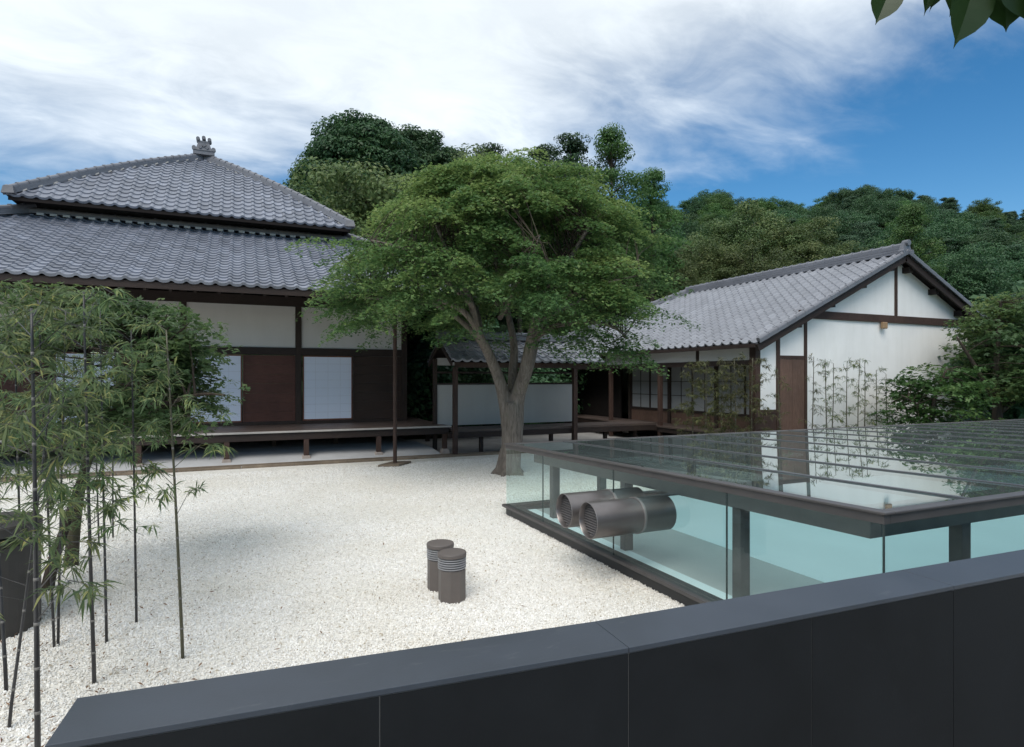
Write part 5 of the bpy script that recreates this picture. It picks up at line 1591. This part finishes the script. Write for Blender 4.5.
# dark evergreen hedge shrubs behind the passage and at the side of the house
hs_d = clump_tree('hedge', 1.1, 2.4, .3, 70, 60, .5, .085, 'camphor', .06)
h0 = None
for i, (u, v, s, lab) in enumerate(((5.6, 19.2, 1.0, 'dark evergreen shrub in the gap beside the house corner'), (7.2, 18.6, .95, 'dark evergreen shrub behind the left half of the corridor'), (8.9, 19.0, 1.0, 'dark evergreen shrub behind the right half of the corridor'), (10.3, 20.5, 1.1, 'dark evergreen shrub seen through the doorway beside the storehouse'), (6.3, 21.5, 1.5, 'larger dark evergreen bush behind the shrubs beside the house'), (8.2, 21.8, 1.5, 'larger dark evergreen bush behind the corridor'), (5.9, 25.0, 2.2, 'tall dark evergreen bush furthest back beside the house'))):
    if h0 is None: h0 = put_proto(hs_d, 'evergreen_shrub', lab, (u, v, 0), 'evergreen shrubs behind the corridor', s)
    else: dup(h0, (u, v, 0), i * 1.1, s, lab)
for o in [o for o in bpy.data.objects if o.name.startswith('evergreen_shrub')]: o['category'] = 'shrub'
# bushes behind the right garden tree
for i, (X, d, s, lab) in enumerate(((13.8, 17.5, 1.3, 'dark evergreen bush behind the tall maple at the right edge'), (15.5, 18.5, 1.7, 'dark evergreen bush furthest right behind the tall maple'))):
    q = c2w(X, d); dup(h0, (q.x, q.y, 0), 2 + i, s, lab, 'evergreen bushes at the right edge')

# ================================================================== OVERHANGING TREE (near, upper right)
ob = c2w(3.3, 0.9)
oh = thing('overhanging_tree', 'broad-leaved tree whose drooping pointed leaves hang into the top right corner', 'tree', (ob.x, ob.y, 0.25))
tb3 = MB()
tk = [c2w(3.3, .9, .2), c2w(3.25, .95, 1.4), c2w(3.1, 1.0, 2.6), c2w(2.9, 1.1, 3.4)]
limb(tb3, tk, .11, .06, 5, 10)
arms = [[c2w(2.95, 1.08, 3.2), c2w(2.5, 1.6, 3.6), c2w(2.0, 1.95, 3.5), c2w(1.62, 2.05, 3.32)],
        [c2w(2.5, 1.6, 3.6), c2w(1.9, 1.7, 3.62), c2w(1.35, 1.9, 3.28)],
        [c2w(2.9, 1.1, 3.4), c2w(3.6, 1.4, 3.9), c2w(4.4, 1.6, 4.0)],
        [c2w(2.9, 1.1, 3.4), c2w(2.7, .5, 4.0), c2w(2.6, -.3, 4.3)]]
for a in arms: limb(tb3, a, .035, .008, 5, 7)
tb3.build('trunk', M['bark'], oh, smooth=True)
def big_leaf(mb, base, dirn, nrm_, ln, wd, tn):
    dirn = Vector(dirn).normalized(); nrm_ = Vector(nrm_); nrm_ = (nrm_ - dirn * nrm_.dot(dirn)).normalized()
    sd_ = dirn.cross(nrm_)
    prof_ = [(0, .02), (.05, .4), (.15, .82), (.3, 1.0), (.5, 1.0), (.66, .86), (.78, .58), (.86, .28), (.9, .12), (.95, .045), (1.0, .008)]
    for sg in (-1, 1):
        for (t0, w0), (t1, w1) in zip(prof_, prof_[1:]):
            def Q(t, w_): return Vector(base) + dirn * ln * t + sd_ * sg * wd * w_ * .5 + nrm_ * (.14 * wd * w_ - .12 * ln * t * t)
            pts = [Q(t0, 0), Q(t0, w0), Q(t1, w1), Q(t1, 0)]
            mb.face(pts if sg > 0 else pts[::-1], tn)
lf = MB()
def leaf_at(x, y, x2, y2, d, wd, nv=None):
    a, b = pd(x, y, d), pd(x2, y2, d - .02)
    nv = nv or (-SY * 1 + random.uniform(-.4, .4), -CY + random.uniform(-.3, .3), random.uniform(.1, .5))
    big_leaf(lf, a, b - a, nv, (b - a).length, wd, random.uniform(.2, .8))
leaf_at(893, -18, 878, 21, 2.05, .10)
leaf_at(990, -40, 986, 22, 2.1, .13)
leaf_at(1015, -50, 1000, 15, 2.15, .14)
leaf_at(934, -40, 929, 12, 2.1, .06)
leaf_at(944, -40, 935, 8, 2.15, .07)
leaf_at(962, -45, 954, 12, 2.05, .10)
leaf_at(978, -30, 961, 43, 2.0, .145)
leaf_at(1003, -25, 1009, 28, 2.0, .15)
leaf_at(1022, -35, 1030, 20, 1.95, .15)
leaf_at(1045, -35, 1040, 30, 1.95, .14)
for a in arms + [tk]:
    q = spl(a, 6)
    for p in q[3:]:
        for _ in range(5):
            b = p + Vector((random.uniform(-.25, .25), random.uniform(-.25, .25), random.uniform(-.02, .18)))
            # keep clear of the leaves that hang lowest
            X, d = frust(b)
            if d > .3:
                yy = 378 - (b.z - EYE) / d * F; xx = 512 + X / d * F
                if xx < 1060 and yy > -70: continue
            big_leaf(lf, b, (random.uniform(-.5, .5), random.uniform(-.5, .5), -1), (random.gauss(0, 1), random.gauss(0, 1), .5), random.uniform(.12, .17), random.uniform(.08, .12), random.random())
lf.build('leaves', M['bigleaf'], oh, tint=True)

# ================================================================== FALLEN LEAVES
C = []; N = []
for _ in range(900):
    x = random.gauss(60, 110); y = random.uniform(520, 760)
    if random.random() < .12: x = random.uniform(0, 560)
    p = gp(x, y)
    if p.y > 13.5: continue
    C.append((p.x, p.y, .022 + random.uniform(0, .008))); N.append((random.gauss(0, .35), random.gauss(0, .35), 1))
V, Fq = leaf_quads(np.array(C), np.array(N), rng.uniform(.009, .024, len(C)), .3, .1)
fo = mesh_np('fallen_leaves', V, Fq, rng.uniform(0, 1, len(C)), M['deadleaf'])
tag(fo, 'scattered dry leaves on the white gravel', 'leaf litter', kind='stuff')
